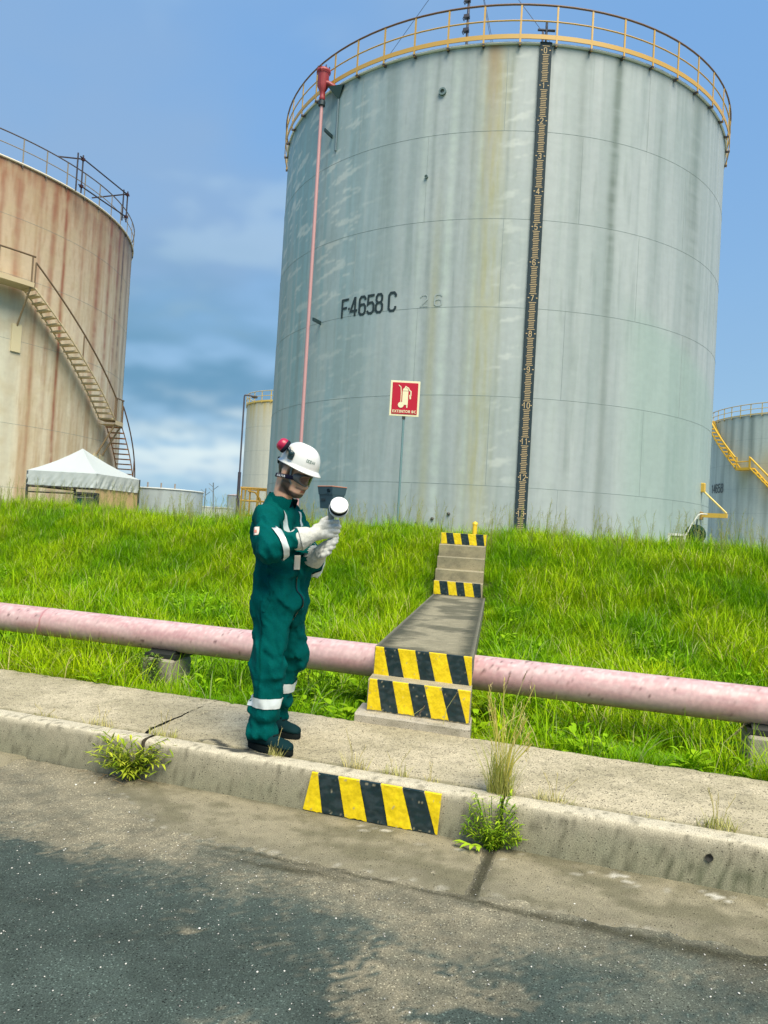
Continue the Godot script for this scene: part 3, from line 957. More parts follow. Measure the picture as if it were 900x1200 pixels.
func make_main_tank() -> void:
	var at := Vector3(-5.29, 0, -28.0)
	var R := 8.12
	var H := 15.41
	var t := thing("storage_tank", "tall grey steel tank with black gauge board and yellow railing, behind the walkway", "tank", at, 0.0, "storage tanks of the tank farm")
	var nv := noise(91, 1.0, 4)
	var nf := noise(92, 5.0, 3)
	var ns := noise(93, 2.2, 4)
	var nb := noise(94, 0.5, 3)
	var gs := func(d: float, w: float) -> float: return exp(-pow(d / w, 2.0))
	var colour := func(a: float, y: float, rad: float) -> Color:
		var s := a * rad
		var deg := rad_to_deg(a)
		var drop := (H - y) / H
		var st := nv.get_noise_2d(s * 1.1, y * 0.035)          # broad rain streaks
		var fi := nf.get_noise_2d(s, y * 0.10)
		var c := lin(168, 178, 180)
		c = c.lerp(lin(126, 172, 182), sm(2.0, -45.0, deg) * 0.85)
		c = c.lerp(lin(184, 193, 193), sm(-0.04, 0.22, st) * 0.36)
		c = c.lerp(lin(136, 152, 152), sm(-0.06, -0.28, st) * 0.30)
		c = c.lerp(lin(112, 128, 124), sm(0.20, 0.30, nf.get_noise_2d(s * 0.55 + 31.0, y * 0.02)) * 0.22 * sm(-0.3, 0.3, nv.get_noise_2d(s, y * 0.3)))
		c = c.lerp(lin(120, 136, 130), sm(0.15, 0.5, fi) * 0.10)
		# yellow-green run-down between the walkway and the gauge
		var yg: float = gs.call(deg - 9.6, 3.0) * (0.55 + 0.45 * fi) * (0.9 - 0.25 * drop) + 0.35 * gs.call(deg + 0.6, 1.0) * sm(0.15, 0.5, drop)
		c = c.lerp(lin(170, 168, 118), clampf(yg * 1.15, 0, 0.8))
		c = c.lerp(lin(150, 112, 74), gs.call(deg - 9.0, 1.9) * exp(-drop * 9.0) * 0.75)
		# dark soot runs
		for q in [[34.6, 1.0, 0.95], [27.0, 0.8, 0.3], [58.5, 2.6, 0.6], [-2.4, 0.45, 0.35], [3.0, 0.7, 0.30], [5.6, 0.35, 0.3], [-12.0, 0.6, 0.22], [46.0, 0.9, 0.15], [-31.5, 0.8, 0.2], [12.6, 0.35, 0.3]]:
			var fade: float = 0.45 + 0.55 * sm(0.55, 0.0, drop + 0.35 * nf.get_noise_2d(y * 0.6, q[0]))
			c = c.lerp(lin(92, 108, 100), clampf(gs.call(deg - q[0] + 0.35 * nv.get_noise_2d(y * 0.3, q[0]), q[1]) * q[2] * fade, 0, 0.85))
		# pale vertical runs
		for q in [[1.6, 0.8, 0.8], [-4.2, 0.9, 0.5], [7.2, 0.5, 0.5], [17.5, 1.3, 0.2], [24.0, 1.0, 0.2]]:
			c = c.lerp(lin(190, 204, 196), gs.call(deg - q[0], q[1]) * q[2] * (0.6 + 0.5 * nf.get_noise_2d(y * 0.5, q[0] * 3.0)))
		# scuffs of bare pale paint, mostly on the left and beside the gauge
		var sc := ns.get_noise_2d(s * 0.26 + 0.1 * y, y * 1.25 - s * 0.28)
		var zone: float = sm(-14.0, -34.0, deg) * sm(0.75, 0.25, drop) + 0.8 * gs.call(deg - 14.0, 3.0) + 0.45 * gs.call(deg + 22.0, 8.0)
		c = c.lerp(lin(214, 220, 214), sm(0.18, 0.42, sc + 0.10 * fi) * clampf(zone, 0, 1) * 0.55)
		# repainted lower right panels
		c = c.lerp(lin(150, 178, 168), sm(36.0, 44.0, deg) * sm(8.8, 7.9, y + 0.05 * deg - 2.0) * 0.5)
		c = c.lerp(lin(140, 158, 156), sm(0.15, -0.4, nb.get_noise_2d(s * 0.6, y * 0.5)) * 0.18)
		return c
	var lines := []
	for k in 7:
		lines.append(H - 2.5 * k)
	lines[6] = 0.27
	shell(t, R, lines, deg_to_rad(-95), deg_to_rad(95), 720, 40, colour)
	for k in 6:
		for q in 6:
			var sa := deg_to_rad(-84.0 + 31.0 * q + (17.0 if k % 2 else 3.0) + 4.0 * nb.get_noise_2d(k * 3.0, q * 5.0))
			var vs := G.new()
			var rr := R + 0.006 * k
			vs.rod(Vector3(sin(sa) * rr, lines[k + 1], cos(sa) * rr), Vector3(sin(sa) * rr, lines[k], cos(sa) * rr), 0.006, 5, lin(146, 160, 160))
			part("weld_seam", vs, M.shell, t)
	roof(t, R, H, 0.7, lin(150, 165, 165))
	var g := G.new()
	g.hoop(R + 0.03, H - 0.02, 0.035, 180, Vector3.ZERO, lin(225, 228, 220))
	part("curb_angle", g, M.paint, t)
	railing(t, R + 0.14, H + 0.06, 0.95, 51, deg_to_rad(6.62), 0, TAU, lin(198, 158, 78), lin(112, 84, 60), true)
	# lettering
	g = G.new()
	var ink := Color(0.012, 0.035, 0.04)
	var f := on_cylinder(Vector3(0, 0, 0), R + 0.028, deg_to_rad(-22.5))
	var pos := [["F", 0.0], ["-", 0.245], ["4", 0.35], ["6", 0.69], ["5", 0.99], ["8", 1.29], ["C", 1.73]]
	for q in pos:
		write(g, q[0], 0.036, f, ink, 0.43 if q[0] != "-" else 0.5, 0.53, q[1], 7.90)
	part("lettering", g, M.matt, t)
	f = on_cylinder(Vector3(0, 0, 0), R + 0.026, deg_to_rad(-3.3))
	for q in [["2", 0.0], ["6", 0.42]]:
		g = G.new()
		write(g, q[0], 0.018, f, lin(158, 171, 171), 0.4, 0.32, q[1], 7.96)
		part("faded_numeral", g, M.matt, t)
	# gauge board
	var ga := deg_to_rad(18.85)
	var tilt := 0.0
	g = G.new()
	g.lathe([Vector2(R + 0.045, 0.9), Vector2(R + 0.075, 0.9), Vector2(R + 0.075, H + 0.02), Vector2(R + 0.045, H + 0.02), Vector2(R + 0.045, 0.9)], 4, Vector3.ZERO, Color(0.012, 0.035, 0.045), ga - 0.165 / R, ga + 0.165 / R, true)
	var board := part("gauge_board", g, M.matt, t)
	g = G.new()
	f = on_cylinder(Vector3.ZERO, R + 0.080, ga)
	var tan_c := lin(196, 172, 132)
	for k in 290:
		var y := H - 0.10 - k * 0.05
		if y < 1.0: break
		var near := absf(fposmod(H - 0.22 - y + 0.5, 1.0) - 0.5)
		if near < 0.11: continue
		var half := 0.070 if k % 5 else 0.095
		var off := 0.0
		stroke(g, [-half, 0, half, 0], 0.0095, f, tan_c, 1.0, 1.0, off, y)
	part("graduation_marks", g, M.matt, board).set_meta("kind", "stuff")
	for k in 14:
		var y := H - 0.22 - k
		var s := str(k)
		g = G.new()
		for j in s.length():
			write(g, s[j], 0.010, f, tan_c, 0.14, 0.15, -0.05 + (j - (s.length() - 1) * 0.5) * 0.11, y - 0.08)
		stroke(g, [-0.13, 0, -0.10, 0], 0.012, f, tan_c, 1, 1, 0, y)
		stroke(g, [0.10, 0, 0.13, 0], 0.012, f, tan_c, 1, 1, 0, y)
		part("gauge_numeral", g, M.matt, board)
	# gauge head on the roof edge
	g = G.new()
	var gp := func(da: float, r: float, y: float) -> Vector3: return Vector3(sin(ga + da) * r, y, cos(ga + da) * r)
	g.rod(gp.call(0, R + 0.0, H - 0.05), gp.call(0.0, R + 0.0, H + 0.62), 0.035, 8, Color(0.05, 0.06, 0.09))
	g.rod(gp.call(-0.03, R, H + 0.40), gp.call(0.03, R, H + 0.40), 0.035, 8, Color(0.05, 0.06, 0.09))
	g.rod(gp.call(-0.012, R, H), gp.call(-0.012, R, H + 0.35), 0.03, 8, Color(0.12, 0.12, 0.16))
	part("gauge_head", g, M.steel, t)
	# foam line with chamber
	var pa := deg_to_rad(-30.3)
	var pp := func(da: float, r: float, y: float) -> Vector3: return Vector3(sin(pa + da) * r, y, cos(pa + da) * r)
	var pink := lin(196, 150, 152)
	var red := lin(158, 58, 62)
	g = G.new()
	g.tube([pp.call(0, R + 0.40, 0.3), pp.call(0, R + 0.40, 6.0), pp.call(0, R + 0.40, 14.92)], 0.055, 12, pink)
	part("foam_pipe", g, M.paint, t)
	g = G.new()
	g.lathe([Vector2(0.08, 14.90), Vector2(0.10, 14.96), Vector2(0.08, 15.02), Vector2(0.09, 15.16), Vector2(0.18, 15.34), Vector2(0.18, 15.74), Vector2(0.225, 15.76), Vector2(0.225, 15.83), Vector2(0.17, 15.85), Vector2(0.17, 15.88), Vector2(0, 15.91)], 16, pp.call(0, R + 0.40, 0) , red)
	var chm := part("foam_chamber", g, M.paint, t)
	g = G.new()
	g.tube([pp.call(0.0, R + 0.40, 15.45), pp.call(0.022, R + 0.33, 15.38), pp.call(0.03, R + 0.12, 15.32), pp.call(0.032, R - 0.05, 15.32)], 0.09, 10, lin(150, 50, 60))
	part("outlet_elbow", g, M.paint, chm)
	for k in 8:
		g = G.new()
		var a := TAU * k / 8
		var b0: Vector3 = pp.call(0, R + 0.40, 15.82)
		g.rod(b0 + Vector3(sin(a) * 0.19, 0, cos(a) * 0.19), b0 + Vector3(sin(a) * 0.19, 0.11, cos(a) * 0.19), 0.02, 6, lin(90, 40, 44))
		part("flange_bolt", g, M.paint, chm)
	g = G.new()
	g.lathe([Vector2(0.07, 14.70), Vector2(0.11, 14.72), Vector2(0.11, 14.86), Vector2(0.07, 14.88)], 14, pp.call(0, R + 0.40, 0), Color(0.03, 0.05, 0.06), 0, TAU, true)
	part("pipe_coupling", g, M.steel, t)
	g = G.new()
	g.face([pp.call(0.02, R + 0.03, 15.30), pp.call(0.075, R + 0.03, 15.30), pp.call(0.045, R + 0.03, 14.92)], Color(0.04, 0.09, 0.10))
	g.face([pp.call(0.02, R + 0.35, 15.30), pp.call(0.075, R + 0.10, 15.30), pp.call(0.045, R + 0.03, 14.92)], Color(0.04, 0.09, 0.10))
	g.face([pp.call(0.02, R + 0.03, 15.30), pp.call(0.02, R + 0.35, 15.30), pp.call(0.075, R + 0.10, 15.30), pp.call(0.075, R + 0.03, 15.30)], Color(0.05, 0.10, 0.11))
	g.rod(pp.call(0.045, R + 0.04, 14.94), pp.call(0.045, R + 0.04, 13.3), 0.035, 8, lin(98, 120, 128))
	part("support_bracket", g, M.paint, t)
	for y in [13.85, 7.9]:
		g = G.new()
		g.box(pp.call(0.022, R + 0.20, y), Vector3(0.05, 0.10, 0.46), Color(0.03, 0.06, 0.07), Basis(Vector3.UP, pa + 0.35) )
		part("pipe_bracket", g, M.steel, t)
	# two round fittings on the shell
	for q in [[-3.6, 11.72, 0.05], [-1.2, 14.15, 0.11]]:
		g = G.new()
		var a := deg_to_rad(q[0])
		g.lathe([Vector2(q[2] * 0.55, 0), Vector2(q[2] * 0.55, 0.07), Vector2(q[2], 0.07), Vector2(q[2], 0)], 14, Vector3(sin(a) * R, q[1], cos(a) * R), lin(104, 124, 124), 0, TAU, true, Basis(Vector3.UP, a) * Basis(Vector3.RIGHT, PI / 2))
		part("shell_fitting", g, M.paint, t)
	# tall mast with clamps and guy wires on the roof
	var ma := deg_to_rad(2.8)
	var mp := func(y: float) -> Vector3: return Vector3(sin(ma) * (R - 0.25), y, cos(ma) * (R - 0.25))
	g = G.new()
	g.rod(mp.call(H - 0.1), mp.call(H + 3.4), 0.04, 8, Color(0.09, 0.09, 0.11))
	var mast := part("mast", g, M.steel, t)
	for y in [H + 0.12, H + 0.62, H + 1.02, H + 1.5]:
		g = G.new()
		g.box(mp.call(y) + Vector3(-0.03, 0, 0.03), Vector3(0.16, 0.09, 0.12), Color(0.07, 0.07, 0.09))
		g.tube([mp.call(y) + Vector3(-0.10, 0.05, 0.04), mp.call(y) + Vector3(-0.14, -0.04, 0.04), mp.call(y) + Vector3(-0.10, -0.12, 0.04)], 0.015, 5, Color(0.07, 0.07, 0.09))
		part("mast_clamp", g, M.steel, mast)
	for q in [Vector3(-6.2, 0, 3.2), Vector3(3.4, 0, 5.6), Vector3(0.6, 0, -2.0), Vector3(1.1, 0, 6.6)]:
		g = G.new()
		g.rod(mp.call(H + 3.35), Vector3(q.x, H + 0.15, q.z), 0.009, 5, Color(0.14, 0.16, 0.22))
		part("guy_wire", g, M.steel, mast)
	# small yellow swing bracket low on the right side
	var ya := deg_to_rad(70.5)
	var yel := lin(208, 172, 72)
	var bx := func(r: float, y: float, da := 0.0) -> Vector3: return Vector3(sin(ya + da) * (R + r), y, cos(ya + da) * (R + r))
	g = G.new()
	g.box(bx.call(0.35, 2.58), Vector3(0.14, 0.14, 0.95), yel, Basis(Vector3.UP, ya))
	part("jib_arm", g, M.paint, t)
	g = G.new()
	g.rod(bx.call(0.02, 3.42), bx.call(0.80, 2.66), 0.03, 8, lin(222, 200, 120))
	part("jib_stay", g, M.paint, t)
	g = G.new()
	g.cbox(bx.call(0.06, 3.46), Vector3(0.16, 0.30, 0.16), 0.02, yel, Basis(Vector3.UP, ya))
	g.cbox(bx.call(0.04, 2.56), Vector3(0.2, 0.26, 0.12), 0.02, lin(150, 120, 60), Basis(Vector3.UP, ya))
	part("jib_hinge", g, M.paint, t)
	for k in 3:
		g = G.new()
		var a := deg_to_rad(-1.5 + 3.2 * k)
		g.ball(Vector3(sin(a) * (R + 0.05), 1.75 + 0.16 * k, cos(a) * (R + 0.05)), Vector3(0.05, 0.05, 0.05), Basis.IDENTITY, Color(0.08, 0.08, 0.07), 8)
		part("bolt_head", g, M.steel, t)

func spiral_stair(t: Node3D, a_top: float, y_top: float, a_bot: float, y_bot: float, r0: float, r1: float, col: Color, rail_col: Color, step_h: float, rail_h: float, thick := 0.05, rail_r := 0.03, name_it := "tread") -> void:
	var n := maxi(3, int((y_top - y_bot) / step_h))
	var st := G.new()
	var st2 := G.new()
	var rails := []
	var mids := []
	var lowp := []
	for k in n + 1:
		var u := float(k) / n
		var a := lerpf(a_top, a_bot, u)
		var y := lerpf(y_top, y_bot, u)
		rails.append(Vector3(sin(a) * r1, y + rail_h, cos(a) * r1))
		mids.append(Vector3(sin(a) * r1, y + 0.02, cos(a) * r1))
		lowp.append(Vector3(sin(a) * r0, y + 0.02, cos(a) * r0))
		var g := G.new()
		g.box(Vector3(sin(a) * (r0 + r1) / 2, y, cos(a) * (r0 + r1) / 2), Vector3(0.27, thick, r1 - r0), col, Basis(Vector3.UP, a))
		part(name_it, g, M.matt, t)
	var h := G.new()
	h.tube(rails, rail_r, 8, rail_col)
	part("handrail", h, M.paint, t)
	st.tube(mids, rail_r * 0.8, 6, col)
	part("outer_stringer", st, M.matt, t)
	st2.tube(lowp, rail_r * 0.9, 6, col)
	part("inner_stringer", st2, M.matt, t)
	for k in range(0, n + 1, 10):
		var g := G.new()
		g.rod(mids[k], rails[k], rail_r * 0.8, 6, rail_col)
		part("baluster", g, M.paint, t)

func make_left_tank() -> void:
	var at := Vector3(-35.488, 0, -27.67)
	var R := 10.66
	var H := 16.35
	var t := thing("storage_tank", "rust-streaked cream tank with outside stairs at the left edge of the view", "tank", at, 0.0, "storage tanks of the tank farm")
	var nv := noise(101, 1.2, 4)
	var nf := noise(102, 5.0, 3)
	var nb := noise(103, 0.7, 3)
	var runs := []
	var r := RandomNumberGenerator.new()
	r.seed = 5
	for q in [[72.4, 0.8, 0.55, 0.5], [81.4, 0.7, 0.6, 0.55], [85.0, 0.45, 0.9, 0.9], [97.6, 0.9, 0.8, 0.5], [103.0, 0.8, 0.75, 0.6], [108.5, 0.9, 0.85, 0.5], [112.0, 0.8, 0.9, 0.4], [78.0, 0.4, 0.45, 0.9], [91.0, 0.5, 0.4, 0.4], [68.5, 0.5, 0.5, 0.8], [94.5, 0.4, 0.4, 0.3]]:
		runs.append(q)
	for k in 24:
		runs.append([r.randf_range(20, 66) if k % 2 else r.randf_range(112, 150), r.randf_range(0.3, 0.9), r.randf_range(0.3, 0.8), r.randf_range(0.3, 0.9)])
	var colour := func(a: float, y: float, rad: float) -> Color:
		var s := a * rad
		var deg := rad_to_deg(a)
		var drop := (H - y) / H
		var st := nv.get_noise_2d(s * 1.2, y * 0.04)
		var fi := nf.get_noise_2d(s * 0.8, y * 0.12)
		var c := lin(216, 202, 174).lerp(lin(208, 186, 154), sm(0.55, 0.05, drop))
		c = c.lerp(lin(182, 146, 106), sm(-0.1, 0.35, st) * 0.5)
		c = c.lerp(lin(230, 220, 194), sm(0.0, 0.5, -st) * sm(0.25, 0.6, drop) * 0.8)
		c = c.lerp(lin(150, 96, 62), exp(-drop * 9.0) * (0.75 + 0.5 * fi))
		c = c.lerp(lin(176, 138, 100), sm(0.1, 0.5, fi) * 0.3)
		for q in runs:
			var d: float = (deg - q[0] + 0.3 * nv.get_noise_2d(y * 0.35, q[0])) / q[1]
			if absf(d) > 2.5: continue
			var k: float = exp(-d * d) * q[2] * sm(q[3] + 0.25, q[3] - 0.35, drop + 0.2 * nf.get_noise_2d(y * 0.5, q[0]))
			c = c.lerp(lin(150, 84, 56).lerp(lin(88, 60, 48), sm(107.0, 112.0, deg)), clampf(k, 0, 0.85))
		# pale patch where the shell stays dry under the landing
		c = c.lerp(lin(214, 214, 194), sm(76.0, 73.5, deg) * sm(10.9, 10.2, y) * 0.7)
		c = c.lerp(lin(120, 96, 74), sm(0.12, 0.0, drop) * sm(108.0, 116.0, deg) * 0.7)
		c = c.lerp(lin(196, 178, 140), sm(0.1, -0.4, nb.get_noise_2d(s, y)) * 0.3)
		return c
	shell(t, R, [H, 14.0, 11.5, 8.75, 5.15, 2.4, 0.27], deg_to_rad(15), deg_to_rad(175), 560, 20, colour, 0.004)
	roof(t, R, H, 0.6, lin(190, 160, 120))
	var g := G.new()
	g.hoop(R + 0.04, H, 0.05, 160, Vector3.ZERO, lin(226, 214, 190))
	part("curb_angle", g, M.paint, t)
	railing(t, R + 0.05, H + 0.05, 1.05, 62, deg_to_rad(72.43), 0, TAU, lin(150, 140, 122), lin(92, 84, 80), false)
	var sc := lin(206, 188, 152)
	var rc := lin(120, 100, 76)
	spiral_stair(t, deg_to_rad(74.5), 10.95, deg_to_rad(101.5), 6.2, R + 0.15, R + 0.95, sc, rc, 0.235, 1.1, 0.07, 0.04)
	spiral_stair(t, deg_to_rad(106.0), 5.9, deg_to_rad(136.0), 0.5, R + 0.15, R + 0.95, lin(176, 130, 92), lin(120, 92, 72), 0.24, 1.1, 0.05, 0.035)
	spiral_stair(t, deg_to_rad(45.0), 15.6, deg_to_rad(66.0), 11.6, R + 0.15, R + 0.95, sc, rc, 0.235, 1.1, 0.07, 0.04)
	for q in [[66.3, 74.3, 11.05], [101.6, 106.0, 6.05]]:
		g = G.new()
		var a0 := deg_to_rad(q[0])
		var a1 := deg_to_rad(q[1])
		g.lathe([Vector2(R + 0.1, q[2] - 0.10), Vector2(R + 1.0, q[2] - 0.10), Vector2(R + 1.0, q[2] + 0.10), Vector2(R + 0.1, q[2] + 0.10)], 8, Vector3.ZERO, sc, a0, a1, true)
		g.lathe([Vector2(R + 0.97, q[2] + 0.1), Vector2(R + 1.0, q[2] + 0.1)], 8, Vector3.ZERO, sc, a0, a1, true)
		part("landing", g, M.matt, t)
		for da in [a0 + 0.01, a1 - 0.01]:
			g = G.new()
			var po := Vector3(sin(da) * (R + 0.96), q[2], cos(da) * (R + 0.96))
			g.rod(po, po + Vector3(0, 1.25, 0), 0.035, 6, rc)
			part("baluster", g, M.paint, t)
			g = G.new()
			g.rod(po + Vector3(0, -0.05, 0), Vector3(sin(da) * (R + 0.03), q[2] - 1.7, cos(da) * (R + 0.03)), 0.045, 6, lin(150, 130, 100))
			part("brace", g, M.paint, t)
			g = G.new()
			g.box(Vector3(sin(da) * (R + 0.05), q[2] - 2.2, cos(da) * (R + 0.05)), Vector3(0.42, 1.2, 0.06), lin(216, 204, 166), Basis(Vector3.UP, da))
			part("wear_plate", g, M.matt, t)
		g = G.new()
		g.hoop(R + 0.96, q[2] + 1.22, 0.04, 8, Vector3.ZERO, rc, a0, a1)
		part("handrail", g, M.paint, t)
	# tubular scaffold frame standing on the roof edge
	var s := thing("roof_scaffold", "dark tubular frame standing on the roof edge of the rusty cream tank", "scaffold", Vector3(-24.9, 16.4, -28.6))
	var P := [Vector3(1.1, -0.1, 1.9), Vector3(1.1, -0.1, -1.0), Vector3(-0.9, 0.1, 1.9), Vector3(-0.9, 0.1, -1.0)]
	var dk := lin(64, 60, 66)
	for q in [[-0.02, 1.7, 0.0, 1.5], [-0.02, 1.7, 0.25, 1.5], [-0.02, -1.5, 0.0, 1.3], [-0.02, -1.5, 0.22, 1.3]]:
		g = G.new()
		g.rod(Vector3(q[0] + 0.6 - q[2] * 0.3, -0.25, q[1] + q[2]), Vector3(q[0] + 0.6 - q[2] * 0.3, q[3], q[1] + q[2]), 0.035, 6, dk)
		part("standard", g, M.steel, s)
	for q in [[Vector3(0.6, 1.35, 1.9), Vector3(0.6, 1.12, -1.6)], [Vector3(0.6, 1.3, 1.75), Vector3(-0.4, 1.3, 2.2)], [Vector3(0.6, 1.12, -1.4), Vector3(-1.5, 1.12, -1.4)], [Vector3(0.6, 0.05, 1.9), Vector3(0.6, 0.0, -1.6)]]:
		g = G.new()
		g.rod(q[0], q[1], 0.033, 6, dk)
		part("ledger", g, M.steel, s)
	for q in [Vector3(0.6, 0.05, 1.72), Vector3(0.6, 1.3, 1.72), Vector3(0.6, 0.0, -1.45), Vector3(0.6, 1.12, -1.45)]:
		g = G.new()
		g.box(q, Vector3(0.13, 0.12, 0.13), lin(78, 48, 44))
		part("coupler", g, M.steel, s)

func make_far_tanks() -> void:
	var g: G
	# right: grey tank with yellow stairs
	var at := Vector3(18.6, 0, -88.3)
	var R := 9.7
	var H := 15.23
	var t := thing("storage_tank", "grey tank with yellow zigzag stairs half hidden behind the big tank at right", "tank", at, 0.0, "storage tanks of the tank farm")
	var nv := noise(111, 1.3, 4)
	var colour := func(a: float, y: float, rad: float) -> Color:
		var s := a * rad
		var deg := rad_to_deg(a)
		var st := nv.get_noise_2d(s, y * 0.05)
		var drop := (H - y) / H
		var c := lin(194, 206, 196).lerp(lin(216, 224, 212), sm(0.0, 0.5, st) * 0.6).lerp(lin(158, 170, 160), sm(0.0, -0.45, st) * 0.6)
		for q in [[-48.7, 1.5, 0.6], [-42.0, 1.6, 0.7], [-57.0, 1.6, 0.3]]:
			c = c.lerp(lin(120, 134, 126), exp(-pow((deg - q[0]) / q[1], 2.0)) * q[2] * sm(0.5, 0.1, drop))
		c = c.lerp(lin(170, 172, 120), exp(-pow((deg + 46.0) / 4.0, 2.0)) * sm(0.25, 0.4, drop) * sm(0.6, 0.4, drop) * 0.5)
		c = c.lerp(lin(188, 168, 104), exp(-pow((deg + 32.0) / 5.0, 2.0)) * sm(0.15, 0.35, drop) * sm(0.7, 0.4, drop) * 0.5)
		return c
	shell(t, R, [H, 12.8, 10.3, 7.8, 5.3, 2.8, 0.27], deg_to_rad(-120), deg_to_rad(60), 240, 12, colour)
	roof(t, R, H, 0.7, lin(150, 165, 165))
	railing(t, R + 0.10, H + 0.05, 1.10, 52, deg_to_rad(-43.1), 0, TAU, lin(216, 190, 120), lin(196, 176, 130), true, 0.05)
	var ye := lin(222, 178, 52)
	spiral_stair(t, deg_to_rad(-76), 15.3, deg_to_rad(-48), 9.85, R + 0.15, R + 0.95, ye, ye, 0.45, 1.05, 0.12, 0.09)
	spiral_stair(t, deg_to_rad(-39), 9.75, deg_to_rad(-10), 4.2, R + 0.15, R + 0.95, ye, ye, 0.45, 1.05, 0.12, 0.09)
	g = G.new()
	g.lathe([Vector2(R + 0.1, 9.6), Vector2(R + 1.0, 9.6), Vector2(R + 1.0, 9.85), Vector2(R + 0.1, 9.85)], 8, Vector3.ZERO, ye, deg_to_rad(-47.5), deg_to_rad(-39), true)
	part("landing", g, M.paint, t)
	for d in [-47.0, -39.5]:
		var a := deg_to_rad(d)
		g = G.new()
		g.rod(Vector3(sin(a) * (R + 0.95), 9.7, cos(a) * (R + 0.95)), Vector3(sin(a) * (R + 0.95), 10.95, cos(a) * (R + 0.95)), 0.07, 6, ye)
		part("baluster", g, M.paint, t)
	g = G.new()
	g.hoop(R + 0.95, 10.45, 0.06, 8, Vector3.ZERO, ye, deg_to_rad(-47.0), deg_to_rad(-39.5))
	part("handrail", g, M.paint, t)
	g = G.new()
	var f := on_cylinder(Vector3.ZERO, R + 0.05, deg_to_rad(-76.0))
	var word := "14658"
	for k in 5:
		write(g, word[k], 0.07, f, lin(104, 112, 112), 0.66, 0.85, k * 0.50, 7.55)
	part("lettering", g, M.matt, t)
	# left of the big tank: cream tank
	at = Vector3(-33.95, 0, -72.44)
	R = 5.75
	H = 13.95
	t = thing("storage_tank", "slim cream tank with yellow top rim, half hidden behind the big grey tank", "tank", at, 0.0, "storage tanks of the tank farm")
	var colour2 := func(a: float, y: float, rad: float) -> Color:
		var st := nv.get_noise_2d(a * rad + 40.0, y * 0.05)
		var drop := (H - y) / H
		var c := lin(206, 208, 194).lerp(lin(188, 192, 182), sm(0.0, 0.4, st) * 0.5)
		return c.lerp(lin(208, 184, 112), exp(-drop * 7.0) * (0.7 + st))
	shell(t, R, [H, 11.4, 8.9, 6.4, 3.9, 0.27], deg_to_rad(-90), deg_to_rad(90), 120, 10, colour2)
	roof(t, R, H, 0.5, lin(200, 190, 150))
	g = G.new()
	g.hoop(R + 0.04, H, 0.06, 80, Vector3.ZERO, lin(220, 190, 96))
	part("curb_angle", g, M.paint, t)
	railing(t, R + 0.08, H + 0.04, 1.05, 30, 0.1, 0, TAU, lin(210, 180, 96), lin(190, 180, 150), true, 0.05)
	# low grey tank
	at = Vector3(-34.48, 0, -49.1)
	t = thing("low_tank", "low pale grey round tank on the skyline beside the white tent", "tank", at, 0.0, "low tanks on the skyline")
	var colour3 := func(a: float, y: float, rad: float) -> Color:
		return lin(176, 188, 190).lerp(lin(156, 166, 168), sm(-0.2, 0.4, nv.get_noise_2d(a * rad, y * 0.2 + 9.0)) * 0.6)
	shell(t, 3.137, [3.61, 2.0, 0.27], deg_to_rad(-90), deg_to_rad(90), 80, 6, colour3)
	roof(t, 3.137, 3.61, 0.2, lin(170, 178, 178))
	g = G.new()
	g.hoop(3.15, 3.6, 0.06, 60, Vector3.ZERO, lin(206, 212, 210))
	part("curb_angle", g, M.paint, t)
	for q in [[0.5, 2.6], [1.4, 2.2], [2.2, 1.6]]:
		g = G.new()
		g.rod(Vector3(q[0], 3.6, q[1]), Vector3(q[0], 4.05, q[1]), 0.06, 6, lin(160, 150, 140))
		part("roof_vent", g, M.paint, t)
	# farther: a pale low wall and a small vertical tank
	var w := thing("boundary_wall", "pale low wall on the skyline between the low tank and the thin pole", "wall", Vector3(-47.0, 0, -77.0))
	g = G.new()
	g.box(Vector3(0, 1.5, 0), Vector3(5.0, 2.9, 0.3), lin(196, 204, 196), Basis(Vector3.UP, 0.5))
	part("wall_panel", g, M.matt, w)
	g = G.new()
	g.box(Vector3(0, 3.0, 0), Vector3(5.2, 0.12, 0.42), lin(210, 214, 206), Basis(Vector3.UP, 0.5))
	part("coping", g, M.matt, w)
	var v := thing("low_tank", "small pale upright tank just left of the yellow stair cage", "tank", Vector3(-45.0, 0, -79.0), 0.0, "low tanks on the skyline")
	shell(v, 1.0, [4.6, 0.27], -1.57, 1.57, 24, 4, colour3)
	roof(v, 1.0, 4.6, 0.2, lin(196, 180, 176))
	# masts and dry shrub tops on the skyline
	for q in [[-37.5, 4.4, -60.0, 0.02, "thin mast rising behind the low grey tank"], [-35.4, 4.9, -58.5, -0.05, "forked bare mast rising behind the right end of the low grey tank"]]:
		var m := thing("skyline_mast", q[4], "mast", Vector3(q[0], 0, q[2]), 0.0, "thin masts on the skyline")
		g = G.new()
		g.rod(Vector3(0, 0.2, 0), Vector3(q[3] * 6, q[1], 0), 0.05, 6, lin(120, 132, 140))
		part("pole", g, M.steel, m)
		g = G.new()
		for k in 3:
			g.rod(Vector3(q[3] * 5, q[1] - 0.4 - 0.25 * k, 0), Vector3(q[3] * 5 + (0.5 if k % 2 else -0.5), q[1] - 0.1 - 0.2 * k, 0), 0.03, 5, lin(120, 132, 140))
		part("cross_arm", g, M.steel, m)
	# thin pole with a bent arm
	var pl := thing("lighting_pole", "thin dark pole with short arm beside the slim cream tank", "pole", Vector3(-29.5, 0.27, -52.2))
	g = G.new()
	g.tube([Vector3(0.0, 0, 0), Vector3(0.0, 5.2, 0)], 0.13, 10, lin(72, 70, 80))
	part("lower_shaft", g, M.steel, pl)
	g = G.new()
	g.tube([Vector3(0, 5.2, 0), Vector3(0, 11.35, 0), Vector3(0.04, 11.45, 0), Vector3(0.15, 11.48, 0), Vector3(0.55, 11.45, -0.3)], 0.07, 8, lin(84, 84, 94))
